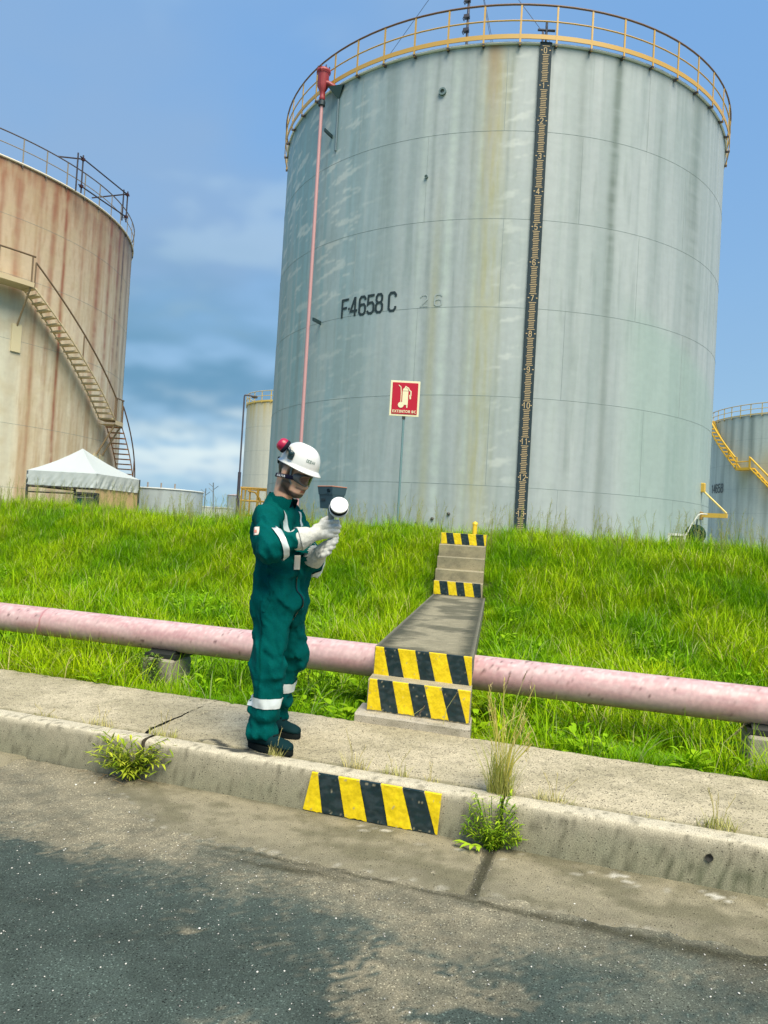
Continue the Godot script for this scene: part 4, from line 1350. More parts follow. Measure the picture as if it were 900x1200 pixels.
	part("upper_shaft", g, M.steel, pl)
	g = G.new()
	g.cbox(Vector3(0.72, 11.38, -0.4), Vector3(0.4, 0.2, 0.3), 0.04, lin(96, 88, 76))
	part("lamp_head", g, M.steel, pl)

func make_bund_things() -> void:
	var g: G
	# yellow stair cage between the cream tank and the worker
	var ye := lin(212, 164, 62)
	var t := thing("access_platform", "yellow railed access platform behind the worker's shoulder", "platform", Vector3(-14.2, 0.27, -26.5), 0.45)
	for k in 5:
		g = G.new()
		g.rod(Vector3(-0.55 + 0.34 * k, 0, 0.0), Vector3(-0.55 + 0.34 * k, 2.62, 0.0), 0.035, 8, ye)
		part("railing_post", g, M.paint, t)
	for y in [2.62, 2.1]:
		g = G.new()
		g.rod(Vector3(-0.6, y, 0), Vector3(1.3, y, 0), 0.04, 8, ye)
		part("rail", g, M.paint, t)
	for k in 4:
		g = G.new()
		g.rod(Vector3(-0.45 + 0.5 * k, 0, -0.9), Vector3(-0.45 + 0.5 * k, 2.62, -0.9), 0.03, 8, ye)
		part("railing_post", g, M.paint, t)
	g = G.new()
	g.rod(Vector3(-0.6, 2.6, -0.9), Vector3(1.3, 2.6, -0.9), 0.035, 8, ye)
	part("rail", g, M.paint, t)
	g = G.new()
	g.box(Vector3(0.35, 1.5, -0.45), Vector3(1.9, 0.08, 0.95), ye)
	part("deck", g, M.paint, t)
	g = G.new()
	g.tube([Vector3(0.25, 0.2, 0.06), Vector3(0.3, 1.6, 0.06), Vector3(0.2, 2.2, 0.06), Vector3(0.0, 2.45, 0.06), Vector3(-0.3, 2.5, 0.06)], 0.035, 8, ye)
	part("bent_handrail", g, M.paint, t)
	g = G.new()
	g.cbox(Vector3(1.1, 2.72, 0.05), Vector3(0.35, 0.16, 0.3), 0.03, lin(150, 116, 50))
	part("latch_box", g, M.paint, t)
	# white tent
	var te := thing("canopy_tent", "white peaked canopy tent standing before the rusty cream tank", "tent", Vector3(-17.4, 0.27, -20.3))
	var pk := Vector3(-0.25, 3.42, -0.14)
	var c := [Vector3(-1.12, 2.52, 1.34), Vector3(1.10, 2.52, 0.70), Vector3(1.15, 2.50, -1.48), Vector3(-1.07, 2.52, -0.84)]
	var nt := noise(121, 2.5, 3)
	var can := lin(186, 194, 194)
	for k in 4:
		var a: Vector3 = c[k]
		var b: Vector3 = c[(k + 1) % 4]
		g = G.new()
		g.grid(16, 12, func(u: float, w: float):
			var s := w / 12.0
			var e := a.lerp(b, u / 16.0)
			var p := e.lerp(pk, s)
			p.y -= 0.16 * sin(s * PI) * (0.7 + 0.3 * sin(u / 16.0 * PI)) * 0.6
			p.y += 0.012 * nt.get_noise_3d(p.x * 2.0, p.y, p.z * 2.0)
			return [p, can])
		part("roof_panel", g, M.canvas, te)
		g = G.new()
		var out := (b - a).cross(Vector3.UP).normalized()
		g.grid(40, 8, func(u: float, w: float):
			var e := a.lerp(b, u / 40.0)
			var s := 1.0 - w / 8.0
			var fold := sin(u * 0.9 + 2.0 * nt.get_noise_2d(u * 0.3, k * 5.0)) * 0.02 * s + nt.get_noise_2d(u * 0.2 + s, k * 3.0) * 0.07 * s
			return [e - Vector3(0, 0.47 * s, 0) + out * (0.01 + fold), can])
		part("valance", g, M.canvas, te)
	for k in [0, 2, 3]:
		g = G.new()
		var q: Vector3 = c[k] * 0.985
		g.box(Vector3(q.x, 1.25, q.z), Vector3(0.06, 2.5, 0.06), lin(70, 74, 76))
		part("leg", g, M.steel, te)
	for q in [[0, 1, 2.0], [0, 1, 1.82], [3, 0, 2.0]]:
		g = G.new()
		var a: Vector3 = c[q[0]] * 0.98
		var b: Vector3 = c[q[1]] * 0.98
		g.rod(Vector3(a.x, q[2], a.z), Vector3(b.x, q[2] + 0.02, b.z), 0.03, 6, lin(58, 54, 54))
		part("brace_bar", g, M.steel, te)
	g = G.new()
	g.face([Vector3(1.07, 0.0, 0.68), Vector3(1.12, 0.0, -1.45), Vector3(1.12, 2.1, -1.45), Vector3(1.07, 2.1, 0.68)], lin(202, 174, 128))
	part("side_sheet", g, M.canvas, te)
	var cb := thing("equipment_cabinet", "dark cabinet standing under the white canopy tent", "cabinet", Vector3(-16.72, 0.27, -19.75), 0.28)
	g = G.new()
	g.cbox(Vector3(0, 0.95, 0), Vector3(0.8, 1.9, 0.5), 0.02, Color(0.02, 0.03, 0.03))
	part("case", g, M.paint, cb)
	g = G.new()
	g.cbox(Vector3(0, 1.45, 0.26), Vector3(0.6, 0.5, 0.03), 0.01, Color(0.01, 0.05, 0.06))
	part("panel", g, M.plastic, cb)
	g = G.new()
	g.rod(Vector3(-0.32, 1.72, 0.29), Vector3(0.32, 1.72, 0.29), 0.02, 6, Color(0.2, 0.2, 0.2))
	part("handle", g, M.steel, cb)
	# hose reel and small white stand below the bracket of the big tank
	var hr := thing("hose_reel", "dark green round hose reel at the foot of the big tank", "hose reel", Vector3(1.98, 1.90, -21.9), 0.1)
	g = G.new()
	for k in 4:
		g.hoop(0.24 - 0.03 * k, -0.06 + 0.04 * k, 0.035, 24, Vector3.ZERO, Color(0.012, 0.05, 0.03))
	var reel := part("hose_coil", g, M.rubber, hr)
	reel.rotation.x = PI / 2
	g = G.new()
	g.lathe([Vector2(0.0, -0.09), Vector2(0.28, -0.09), Vector2(0.28, -0.07), Vector2(0.10, -0.06), Vector2(0.10, 0.09), Vector2(0.0, 0.09)], 24, Vector3.ZERO, Color(0.02, 0.07, 0.05), 0, TAU, true)
	var drum := part("drum", g, M.paint, hr)
	drum.rotation.x = PI / 2
	g = G.new()
	g.tube([Vector3(-0.16, -1.6, 0.05), Vector3(-0.05, 0.0, 0.1), Vector3(0, 0.32, 0.05), Vector3(0.02, 0.42, 0.0)], 0.025, 6, Color(0.03, 0.06, 0.05))
	part("bracket", g, M.steel, hr)
	var ws := thing("hand_trolley", "small white box trolley with slanted handle at the foot of the big tank", "trolley", Vector3(1.42, 1.70, -20.9), 0.1)
	g = G.new()
	var wt := lin(226, 226, 216)
	for q in [[-0.2, 0.0, 0.06, 0.34], [0.2, 0.0, 0.06, 0.34]]:
		g.box(Vector3(q[0], 0.0, 0), Vector3(q[2], q[3], 0.05), wt)
	g.box(Vector3(0, 0.15, 0), Vector3(0.46, 0.06, 0.05), wt)
	g.box(Vector3(0, -0.15, 0), Vector3(0.46, 0.06, 0.05), wt)
	part("frame", g, M.paint, ws)
	g = G.new()
	g.box(Vector3(0.02, 0, -0.03), Vector3(0.34, 0.24, 0.04), lin(190, 186, 150))
	part("load", g, M.matt, ws)
	g = G.new()
	g.tube([Vector3(0.22, 0.12, 0), Vector3(0.36, 0.45, 0), Vector3(0.52, 0.70, -0.02), Vector3(0.58, 0.735, -0.02), Vector3(0.74, 0.73, -0.02)], 0.018, 6, wt)
	part("handle", g, M.paint, ws)
	g = G.new()
	g.rod(Vector3(-0.2, -0.17, 0), Vector3(-0.2, -1.5, 0), 0.03, 6, wt)
	g.rod(Vector3(0.2, -0.17, 0), Vector3(0.2, -1.5, 0), 0.03, 6, wt)
	part("leg", g, M.paint, ws)

# ------------------------------------------------------------------ sign
func make_sign() -> void:
	var t := thing("extinguisher_sign", "red fire extinguisher sign on a thin grey post at the crest of the bank", "sign", Vector3(-3.79, 1.3, -12.42), 0.30)
	var cream := lin(232, 226, 190)
	var red := lin(186, 12, 44)
	var g := G.new()
	g.tube([Vector3(0, -0.4, 0), Vector3(0, 2.30, 0)], 0.021, 10, lin(120, 150, 152))
	part("post", g, M.steel, t)
	var hw := 0.264
	var hh := 0.318
	var cy := 2.585
	g = G.new()
	g.cbox(Vector3(0, cy, 0.03), Vector3(hw * 2, hh * 2, 0.012), 0.003, cream)
	part("panel", g, M.paint, t)
	g = G.new()
	var z := 0.040
	g.cbox(Vector3(0, cy, z - 0.001), Vector3(hw * 2 - 0.07, hh * 2 - 0.07, 0.006), 0.002, red)
	part("red_field", g, M.paint, t)
	g = G.new()
	z = 0.046
	var f := func(u: float, w: float): return Vector3(u, cy + w, z)
	# cylinder on a two-wheeled cart, cream on red
	g.face([Vector3(-0.045, cy - 0.115, z), Vector3(0.058, cy - 0.115, z), Vector3(0.058, cy + 0.13, z), Vector3(-0.045, cy + 0.13, z)], cream)
	g.face([Vector3(-0.045, cy + 0.137, z), Vector3(0.058, cy + 0.137, z), Vector3(0.045, cy + 0.175, z), Vector3(0.02, cy + 0.19, z), Vector3(-0.01, cy + 0.19, z), Vector3(-0.033, cy + 0.175, z)], cream)
	stroke(g, [0.0, 0.19, 0.012, 0.215], 0.012, f, cream, 1, 1, 0, 0)
	stroke(g, [0.03, 0.20, 0.055, 0.19, 0.075, 0.15, 0.105, 0.13, 0.105, 0.05], 0.010, f, cream, 1, 1, 0, 0)
	stroke(g, [0.09, 0.06, 0.098, 0.0], 0.014, f, cream, 1, 1, 0, 0)
	stroke(g, [-0.115, 0.235, -0.078, 0.20, -0.068, 0.10, -0.068, -0.06], 0.007, f, cream, 1, 1, 0, 0)
	stroke(g, [0.045, -0.115, 0.045, -0.16], 0.010, f, cream, 1, 1, 0, 0)
	var wh := []
	for k in 20:
		wh.append(Vector3(-0.065 + cos(TAU * k / 20) * 0.052, cy - 0.118 + sin(TAU * k / 20) * 0.052, z + 0.002))
	g.face(wh, cream)
	part("pictogram", g, M.matt, t)
	var tm := TextMesh.new()
	var sf := SystemFont.new()
	sf.font_names = PackedStringArray(["Droid Sans"])
	sf.font_weight = 700
	tm.font = sf
	tm.text = "EXTINTOR BC"
	tm.font_size = 32
	tm.pixel_size = 0.0021
	tm.depth = 0.003
	var o := MeshInstance3D.new()
	o.name = "lettering"
	o.mesh = tm
	var mm := mat(0.6)
	mm.vertex_color_use_as_albedo = false
	mm.albedo_color = cream.linear_to_srgb()
	o.material_override = mm
	t.add_child(o, true)
	o.position = Vector3(0, cy - 0.235, z + 0.0005)
	g = G.new()
	g.box(Vector3(0, cy - hh - 0.02, 0.012), Vector3(0.06, 0.06, 0.03), lin(60, 66, 64))
	part("clamp", g, M.steel, t)

# ------------------------------------------------------------------ the worker: faces +x, right side towards +z
const HEAD := Vector3(0.055, 1.65, 0.0)
var HB := Basis(Vector3.BACK, -0.40)                  # the head is bent down towards the instrument

func hp(f: float, u: float, s: float) -> Vector3:      # a point in the head's own frame: forward, up, right
	return HEAD + HB * Vector3(f, u, s)

func make_person() -> void:
	var t := thing("person", "person in green coverall, white helmet and white gloves aiming a handheld camera", "person", Vector3(-1.93, 0.22, -4.0), -0.06)
	# --- body under the clothes: head and neck finely, the rest coarsely
	var skin := Color(0.66, 0.38, 0.25)
	var hair := Color(0.018, 0.013, 0.010)
	var nsk := noise(131, 30.0, 2)
	var ih := HB.inverse()
	var skin_col := func(p: Vector3) -> Color:
		var q: Vector3 = ih * (p - HEAD)
		var c := skin * (1.0 + 0.10 * nsk.get_noise_3d(p.x, p.y, p.z))
		var lip := Vector2(q.x - 0.100, q.y + 0.112)
		if absf(q.z) < 0.028 and absf(lip.x) < 0.03 and absf(lip.y) < 0.0075: c = Color(0.34, 0.12, 0.09)
		var beard: float = sm(-0.072, -0.088, q.y) * sm(0.052, 0.036, q.x)
		beard = maxf(beard, sm(-0.126, -0.136, q.y))
		beard = maxf(beard, sm(-0.094, -0.097, q.y) * sm(-0.108, -0.104, q.y) * sm(0.06, 0.08, q.x) * 0.8)
		beard = maxf(beard, sm(0.022, 0.008, absf(q.x - 0.014)) * sm(-0.10, -0.08, q.y) * sm(0.05, 0.06, absf(q.z)) * 0.85)
		beard *= sm(-0.035, -0.012, q.x) * sm(-0.172, -0.160, q.y)
		c = c.lerp(Color(0.03, 0.026, 0.022), clampf(beard, 0, 1) * 0.9)
		var hr: float = sm(-0.005, 0.012, q.y) + sm(-0.01, -0.03, q.x) * sm(-0.085, -0.06, q.y) * sm(0.095, 0.07, q.z * 0.0 + absf(q.z))
		if (q - Vector3(-0.02, -0.05, 0.083 * signf(q.z))).length() < 0.032: hr = 0.0
		return c.lerp(hair, clampf(hr, 0, 1))
	var g := G.new()
	var hd := [egg(hp(-0.018, 0.010, 0), Vector3(0.102, 0.105, 0.080), HB), egg(hp(0.028, -0.055, 0), Vector3(0.072, 0.085, 0.064), HB),
		cap(hp(0.0, -0.098, 0.052), hp(0.068, -0.138, 0.022), 0.024, 0.024), cap(hp(0.0, -0.098, -0.052), hp(0.068, -0.138, -0.022), 0.024, 0.024),
		cap(hp(0.070, -0.138, 0.016), hp(0.070, -0.138, -0.016), 0.027, 0.027), egg(hp(0.066, -0.098, 0), Vector3(0.034, 0.040, 0.040), HB),
		cap(hp(0.086, -0.036, 0), hp(0.112, -0.078, 0), 0.011, 0.0125), cap(hp(0.098, -0.080, 0.012), hp(0.098, -0.080, -0.012), 0.010, 0.010),
		cap(hp(0.094, -0.106, 0.016), hp(0.094, -0.106, -0.016), 0.0075, 0.0075), cap(hp(0.092, -0.119, 0.014), hp(0.092, -0.119, -0.014), 0.0085, 0.0085),
		cap(hp(0.074, -0.012, 0.045), hp(0.090, -0.010, 0.0), 0.012, 0.012), cap(hp(0.074, -0.012, -0.045), hp(0.090, -0.010, 0.0), 0.012, 0.012),
		cap(hp(0.058, -0.066, 0.043), hp(0.03, -0.068, 0.060), 0.017, 0.014), cap(hp(0.058, -0.066, -0.043), hp(0.03, -0.068, -0.060), 0.017, 0.014),
		cap(hp(-0.036, -0.085, 0), Vector3(-0.048, 1.36, 0), 0.055, 0.062)]
	for s in [-1.0, 1.0]:
		hd.append(egg(hp(-0.020, -0.042, 0.078 * s), Vector3(0.021, 0.031, 0.011), HB * Basis(Vector3.UP, -0.35 * s)))
		hd.append(cap(hp(-0.012, -0.068, 0.074 * s), hp(-0.016, -0.058, 0.078 * s), 0.008, 0.009))
	nets(g, hd, 130.0, 0.0045, skin_col)
	for s in [-1.0, 1.0]:                              # eyeballs behind the goggles
		g.ball(hp(0.074, -0.036, 0.031 * s), Vector3(0.013, 0.012, 0.013), HB, Color(0.7, 0.68, 0.64), 10)
		g.ball(hp(0.0825, -0.039, 0.031 * s), Vector3(0.006, 0.006, 0.006), HB, Color(0.03, 0.02, 0.015), 8)
	var sh_r := Vector3(-0.032, 1.338, 0.165)
	var el_r := Vector3(0.085, 1.165, 0.315)
	var wr_r := Vector3(0.225, 1.238, 0.165)
	var sh_l := Vector3(-0.055, 1.340, -0.175)
	var el_l := Vector3(0.065, 1.075, -0.245)
	var wr_l := Vector3(0.215, 1.128, -0.02)
	var flesh := [cap(Vector3(-0.05, 1.36, 0), Vector3(-0.045, 1.22, 0), 0.055, 0.10), cap(Vector3(-0.045, 1.22, 0), Vector3(0, 0.92, 0), 0.11, 0.10),
		cap(sh_l, sh_r, 0.05, 0.05), cap(sh_r, el_r, 0.038, 0.028), cap(el_r, wr_r, 0.018, 0.016), cap(sh_l, el_l, 0.038, 0.028), cap(el_l, wr_l, 0.018, 0.016),
		cap(Vector3(0, 0.88, 0.08), Vector3(0.03, 0.46, 0.14), 0.070, 0.045), cap(Vector3(0.03, 0.46, 0.14), Vector3(0.02, 0.08, 0.155), 0.042, 0.035),
		cap(Vector3(0, 0.88, -0.085), Vector3(0.008, 0.49, -0.15), 0.070, 0.045), cap(Vector3(0.008, 0.49, -0.15), Vector3(-0.088, 0.10, -0.17), 0.042, 0.035)]
	nets(g, flesh, 60.0, 0.02, func(_p): return skin)
	part("body", g, M.skin, t)
	# --- coverall
	var K := 42.0
	var teal := Color(0.003, 0.100, 0.094)
	var n1 := noise(141, 7.0, 2)
	var n2 := noise(142, 13.0, 2)
	var n3 := noise(143, 4.0, 2)
	var disp := func(p: Vector3) -> float:
		var d := 0.028 * n1.get_noise_3d(p.x + 0.35 * p.y, p.y * 0.42 - 0.5 * p.x, p.z * 0.9)
		d += 0.015 * absf(n2.get_noise_3d(p.x * 0.9, p.y * 0.7 + p.x * 0.9, p.z * 0.9))
		d += 0.007 * sin((p.y * 0.75 + p.x * 0.9 + 0.5 * absf(p.z)) * 46.0 + 5.0 * n3.get_noise_3d(p.x, p.y, p.z)) * sm(-0.1, 0.35, n3.get_noise_3d(p.x * 1.4 + 5.0, p.y * 1.1, p.z)) 
		if p.y < 0.34:
			d += 0.009 * sin(p.y * 46.0 + 3.0 * n3.get_noise_3d(p.x, 0.0, p.z) + p.x * 9.0) * sm(0.34, 0.2, p.y)
		elif p.y > 0.40 and p.y < 0.62:
			d += 0.005 * sin(p.y * 55.0 + 22.0 * p.x + 4.0 * n3.get_noise_3d(p.x, p.y, p.z)) * sm(0.40, 0.45, p.y) * sm(0.62, 0.55, p.y)
		if p.y > 1.0 and p.x > 0.0 and absf(p.z) > 0.12:                     # sleeves bunch at the elbows
			d += 0.007 * sin((p.x * 0.6 + p.y - absf(p.z)) * 62.0 + 3.0 * n3.get_noise_3d(p.x * 2.0, p.y * 2.0, p.z * 2.0))
		if p.y > 1.0 and p.x > 0.02: d *= 0.6
		return d - 0.006
	var torso := [cap(Vector3(0.0, 0.845, -0.065), Vector3(0.0, 0.845, 0.065), 0.130, 0.130), cap(Vector3(-0.005, 1.0, -0.065), Vector3(-0.005, 1.0, 0.065), 0.124, 0.124),
		cap(Vector3(-0.030, 1.19, -0.085), Vector3(-0.026, 1.19, 0.080), 0.120, 0.116), cap(Vector3(-0.055, 1.332, -0.130), Vector3(-0.040, 1.332, 0.122), 0.082, 0.078),
		cap(Vector3(-0.05, 1.36, 0), Vector3(-0.045, 1.425, 0), 0.088, 0.070)]
	var leg_r := [cap(Vector3(0.0, 0.86, 0.080), Vector3(0.030, 0.46, 0.14), 0.108, 0.086), cap(Vector3(0.030, 0.46, 0.14), Vector3(0.022, 0.13, 0.155), 0.086, 0.078)]
	var leg_l := [cap(Vector3(0.0, 0.86, -0.085), Vector3(0.008, 0.49, -0.15), 0.104, 0.082), cap(Vector3(0.008, 0.49, -0.15), Vector3(-0.085, 0.14, -0.17), 0.086, 0.078)]
	var arm_r := [cap(sh_r + Vector3(0, 0, 0.012), el_r, 0.072, 0.062), cap(el_r, wr_r + Vector3(-0.012, -0.002, 0.012), 0.063, 0.050)]
	var arm_l := [cap(sh_l - Vector3(0, 0, 0.012), el_l, 0.082, 0.070), cap(el_l, wr_l + Vector3(-0.012, 0, -0.012), 0.066, 0.050)]
	var suit: Array = torso + leg_r + leg_l + arm_r + arm_l
	g = G.new()
	var ncol := noise(144, 3.0, 3)
	nets(g, suit, K, 0.0095, func(p): return teal * (1.0 + 0.16 * ncol.get_noise_3d(p.x, p.y, p.z)), disp)
	var cov := part("coverall", g, M.cloth, t)
	# reflective bands, each a ring laid on the cloth
	var silver := Color(0.62, 0.68, 0.68)
	var ring := func(bones: Array, from: Vector3, to: Vector3, t0: float, t1: float, slack: float) -> G:
		var r := G.new()
		var ax := (to - from).normalized()
		var e1 := ax.cross(Vector3.FORWARD if absf(ax.z) < 0.8 else Vector3.UP).normalized()
		var e2 := ax.cross(e1)
		r.grid(56, 4, func(a: int, b: int):
			var u := lerpf(t0, t1, b / 4.0)
			var o := from.lerp(to, u)
			var an := TAU * a / 56.0
			var d := e1 * cos(an) + e2 * sin(an)
			var p := hit(bones, K, o + d * 0.15, -d, disp, 0.15)
			var p2 := hit(suit, K, o + d * 0.108, -d, disp, 0.108)
			if bones.size() == 1 and (p2 - o).length() < 0.107 and (p2 - o).dot(d) > (p - o).dot(d): p = p2
			return [p + d * slack, silver])
		return r
	part("reflective_band", ring.call(leg_r, leg_r[1].a, leg_r[1].b, 0.475, 0.645, 0.005), M.reflective, cov)
	part("reflective_band", ring.call(leg_l, leg_l[1].a, leg_l[1].b, 0.40, 0.56, 0.005), M.reflective, cov)
	part("reflective_band", ring.call([arm_r[1]], arm_r[1].a, arm_r[1].b, 0.26, 0.44, 0.010), M.reflective, cov)
	part("reflective_band", ring.call([arm_l[1]], arm_l[1].a, arm_l[1].b, 0.26, 0.44, 0.010), M.reflective, cov)
	# strips laid on the cloth
	var lay := func(pts: Array, half: float, dir: Vector3, col: Color, lift: float, n := 14) -> G:
		var r := G.new()
		var cv := Curve3D.new()
		for p in pts: cv.add_point(p)
		var len := cv.get_baked_length()
		r.grid(4, n, func(a: int, b: int):
			var p := cv.sample_baked(len * b / n)
			var q := cv.sample_baked(minf(len, len * b / n + 0.005)) - cv.sample_baked(maxf(0.0, len * b / n - 0.005))
			var side := q.cross(dir).normalized()
			var o := p + side * half * (a - 2.0) / 2.0
			return [hit(suit, K, o - dir * 0.2, dir, disp, 0.4) - dir * lift, col])
		return r
	var down := Vector3(-0.75, -0.62, 0.0).normalized()
	for s in [1.0, -1.0]:
		part("shoulder_stripe", lay.call([Vector3(-0.01, 1.345, 0.105 * s), Vector3(0.03, 1.30, 0.100 * s), Vector3(0.07, 1.235, 0.095 * s)], 0.020, down, silver * Color(0.8, 0.85, 0.85), 0.004), M.reflective, cov)
		part("pocket_flap", lay.call([Vector3(0.09, 1.215, 0.035 * s), Vector3(0.085, 1.215, 0.13 * s)], 0.022, Vector3(-1, 0, -0.25 * s).normalized(), teal * 1.15, 0.007), M.cloth, cov)
	part("placket", lay.call([Vector3(0.1, 1.30, 0.0), Vector3(0.1, 1.1, 0.004), Vector3(0.1, 0.80, 0.0)], 0.022, Vector3(-1, 0, 0), teal * 1.2, 0.005, 40), M.cloth, cov)
	part("zip", lay.call([Vector3(0.1, 1.0, 0.022), Vector3(0.1, 0.9, 0.024), Vector3(0.1, 0.74, 0.016)], 0.0045, Vector3(-1, 0, 0), Color(0.006, 0.012, 0.014), 0.008, 24), M.plastic, cov)
	var side := Vector3(-0.30, -0.10, -0.95).normalized()
	part("shoulder_patch", lay.call([Vector3(-0.024, 1.275, 0.26), Vector3(-0.018, 1.228, 0.26)], 0.022, side, Color(0.72, 0.60, 0.52), 0.004, 8), M.matt, cov)
	part("patch_emblem", lay.call([Vector3(-0.022, 1.258, 0.26), Vector3(-0.019, 1.242, 0.26)], 0.008, side, Color(0.55, 0.20, 0.16), 0.006, 6), M.matt, cov)
	part("side_seam", lay.call([Vector3(-0.01, 0.86, 0.2), Vector3(0.01, 0.66, 0.25), Vector3(0.03, 0.46, 0.28), Vector3(0.02, 0.24, 0.28)], 0.004, Vector3(0, 0, -1), teal * 0.75, 0.003, 30), M.cloth, cov)
	part("hip_pocket", lay.call([Vector3(0.055, 0.92, 0.2), Vector3(0.02, 0.80, 0.22)], 0.012, Vector3(-0.35, 0, -0.93).normalized(), teal * 0.8, 0.005, 16), M.cloth, cov)
	# white tag hanging at the chest
	g = G.new()
	g.cbox(Vector3(0.128, 1.085, 0.055), Vector3(0.006, 0.085, 0.042), 0.002, Color(0.72, 0.66, 0.58), Basis(Vector3.UP, -0.5))
	part("white_tag", g, M.matt, cov)
	# stand-up collar, open at the front
	g = G.new()
	var ctr := Vector3(-0.040, 1.432, 0.0)
	var cb := Basis(Vector3.BACK, -0.30)
	for w in [0, 1]:
		var ww: int = w
		g.grid(40, 6, func(a: int, b: int):
			var an := deg_to_rad(24.0 + 312.0 * a / 40.0)      # 0 = forward
			if ww == 1: an = deg_to_rad(336.0 - 312.0 * a / 40.0)
			var u := b / 6.0
			var front := 0.5 + 0.5 * cos(an)
			var r := (0.083 if ww == 0 else 0.075) + 0.010 * (1.0 - u) + 0.012 * front * u
			var q := Vector3(cos(an) * r * 1.02, -0.03 + u * (0.070 + 0.012 * front) + 0.004 * sin(an * 7.0), sin(an) * r)
			return [ctr + cb * q, teal * (1.15 if ww == 0 else 0.8)])
	part("collar", g, M.cloth, cov)
	g = G.new()
	g.lathe([Vector2(0.074, -0.03), Vector2(0.070, 0.03), Vector2(0.062, 0.035)], 28, ctr, Color(0.008, 0.016, 0.035), 0, TAU, false, cb)
	part("undershirt", g, M.cloth, t)
	# --- boots
	for q in [[Vector3(0.018, 0, 0.155), -0.10], [Vector3(-0.10, 0, -0.17), -0.16]]:
		var b := Node3D.new()
		b.name = "boot"
		t.add_child(b, true)
		b.position = q[0]
		b.rotation.y = q[1]
		var boot := Color(0.006, 0.024, 0.028)
		var secs := []   # x, half width, bottom, top
		for e in [[-0.088, 0.022, 0.03, 0.10], [-0.082, 0.034, 0.028, 0.16], [-0.06, 0.043, 0.026, 0.17], [-0.02, 0.044, 0.026, 0.165], [0.03, 0.043, 0.026, 0.135], [0.08, 0.047, 0.026, 0.098], [0.13, 0.051, 0.026, 0.084], [0.17, 0.050, 0.026, 0.078], [0.198, 0.040, 0.028, 0.068], [0.214, 0.020, 0.032, 0.052]]:
			secs.append(e)
		g = G.new()
		g.grid(secs.size() - 1, 24, func(a: int, k: int):
			var e: Array = secs[a]
			var an := -TAU * k / 24.0 - PI / 2
			var cx := signf(cos(an)) * pow(absf(cos(an)), 0.75)
			var sy := signf(sin(an)) * pow(absf(sin(an)), 0.75)
			var mid: float = (e[2] + e[3]) / 2
			var top := 1.0 - 0.35 * maxf(0.0, sy)
			return [Vector3(e[0], mid + sy * (e[3] - e[2]) / 2, cx * e[1] * top), boot])
		for e in [0, secs.size() - 1]:
			var f := []
			for k in 24: f.append(g.v[k * secs.size() + e])
			if e != 0: f.reverse()
			g.face(f, boot)
		var up := part("upper", g, M.rubber, b)
		g = G.new()
		var ol := []
		for k in 36:
			var an := TAU * k / 36.0
			var fx := cos(an)
			var x := 0.065 + 0.155 * signf(fx) * pow(absf(fx), 0.8)
			var hw := 0.053 if x > 0.09 else lerpf(0.053, 0.042, sm(0.09, -0.05, x))
			ol.append(Vector2(x, hw * signf(sin(an)) * pow(absf(sin(an)), 0.85)))
		g.grid(36, 3, func(a: int, k: int):
			var o: Vector2 = ol[(36 - a) % 36]
			var y: float = [0.0, 0.004, 0.028, 0.034][k]
			var sc: float = [0.97, 1.0, 1.0, 0.94][k]
			return [Vector3(0.065 + (o.x - 0.065) * sc, y, o.y * sc), Color(0.008, 0.012, 0.013)])
		var cp := []
		for k in 36: cp.append(Vector3(ol[35 - k].x, 0.033, ol[35 - k].y * 0.94))
		g.face(cp, Color(0.008, 0.012, 0.013))
		part("sole", g, M.rubber, b)
		for k in 4:
			g = G.new()
			g.rod(Vector3(0.03 + 0.022 * k, 0.128 - 0.012 * k, -0.02), Vector3(0.034 + 0.022 * k, 0.130 - 0.012 * k, 0.02), 0.004, 5, Color(0.01, 0.012, 0.014))
			part("lace", g, M.rubber, b)
	# --- gloves: gauntlet, palm, four bent fingers and a thumb
	var white := Color(0.70, 0.70, 0.64)
	var nw := noise(151, 20.0, 2)
	var gdisp := func(p: Vector3) -> float: return 0.0026 * nw.get_noise_3d(p.x, p.y, p.z)
	var gcol := func(p: Vector3) -> Color: return white * (1.0 + 0.10 * nw.get_noise_3d(p.y * 0.6, p.z * 0.6, p.x * 0.6))
	var finger := func(pts: Array, r0: float, r1: float) -> Array:
		var o := []
		for k in pts.size() - 1:
			o.append(cap(pts[k], pts[k + 1], lerpf(r0, r1, float(k) / (pts.size() - 1)), lerpf(r0, r1, float(k + 1) / (pts.size() - 1))))
		return o
	var right := [cap(wr_r + Vector3(-0.028, -0.014, 0.028), wr_r + Vector3(0.01, 0.004, -0.012), 0.062, 0.047), cap(wr_r + Vector3(0.0, 0, 0), Vector3(0.278, 1.268, 0.115), 0.046, 0.038),
		cap(Vector3(0.270, 1.290, 0.105), Vector3(0.315, 1.312, 0.095), 0.032, 0.026), cap(Vector3(0.275, 1.255, 0.110), Vector3(0.322, 1.262, 0.098), 0.032, 0.026)]
	for k in 4:
		var y := 1.335 - 0.0265 * k
		var ex: float = [0.0, 0.008, 0.006, -0.006][k]
		right += finger.call([Vector3(0.318, y - 0.004, 0.100), Vector3(0.362 + ex, y + 0.002, 0.086), Vector3(0.376 + ex, y + 0.002, 0.055), Vector3(0.352 + ex, y, 0.034)], 0.0138, 0.0118)
	right += finger.call([Vector3(0.272, 1.300, 0.085), Vector3(0.290, 1.338, 0.066), Vector3(0.318, 1.362, 0.052)], 0.020, 0.0135)
	g = G.new()
	nets(g, right, 360.0, 0.0042, gcol, gdisp)
	var gl_r := part("right_glove", g, M.glove, t)
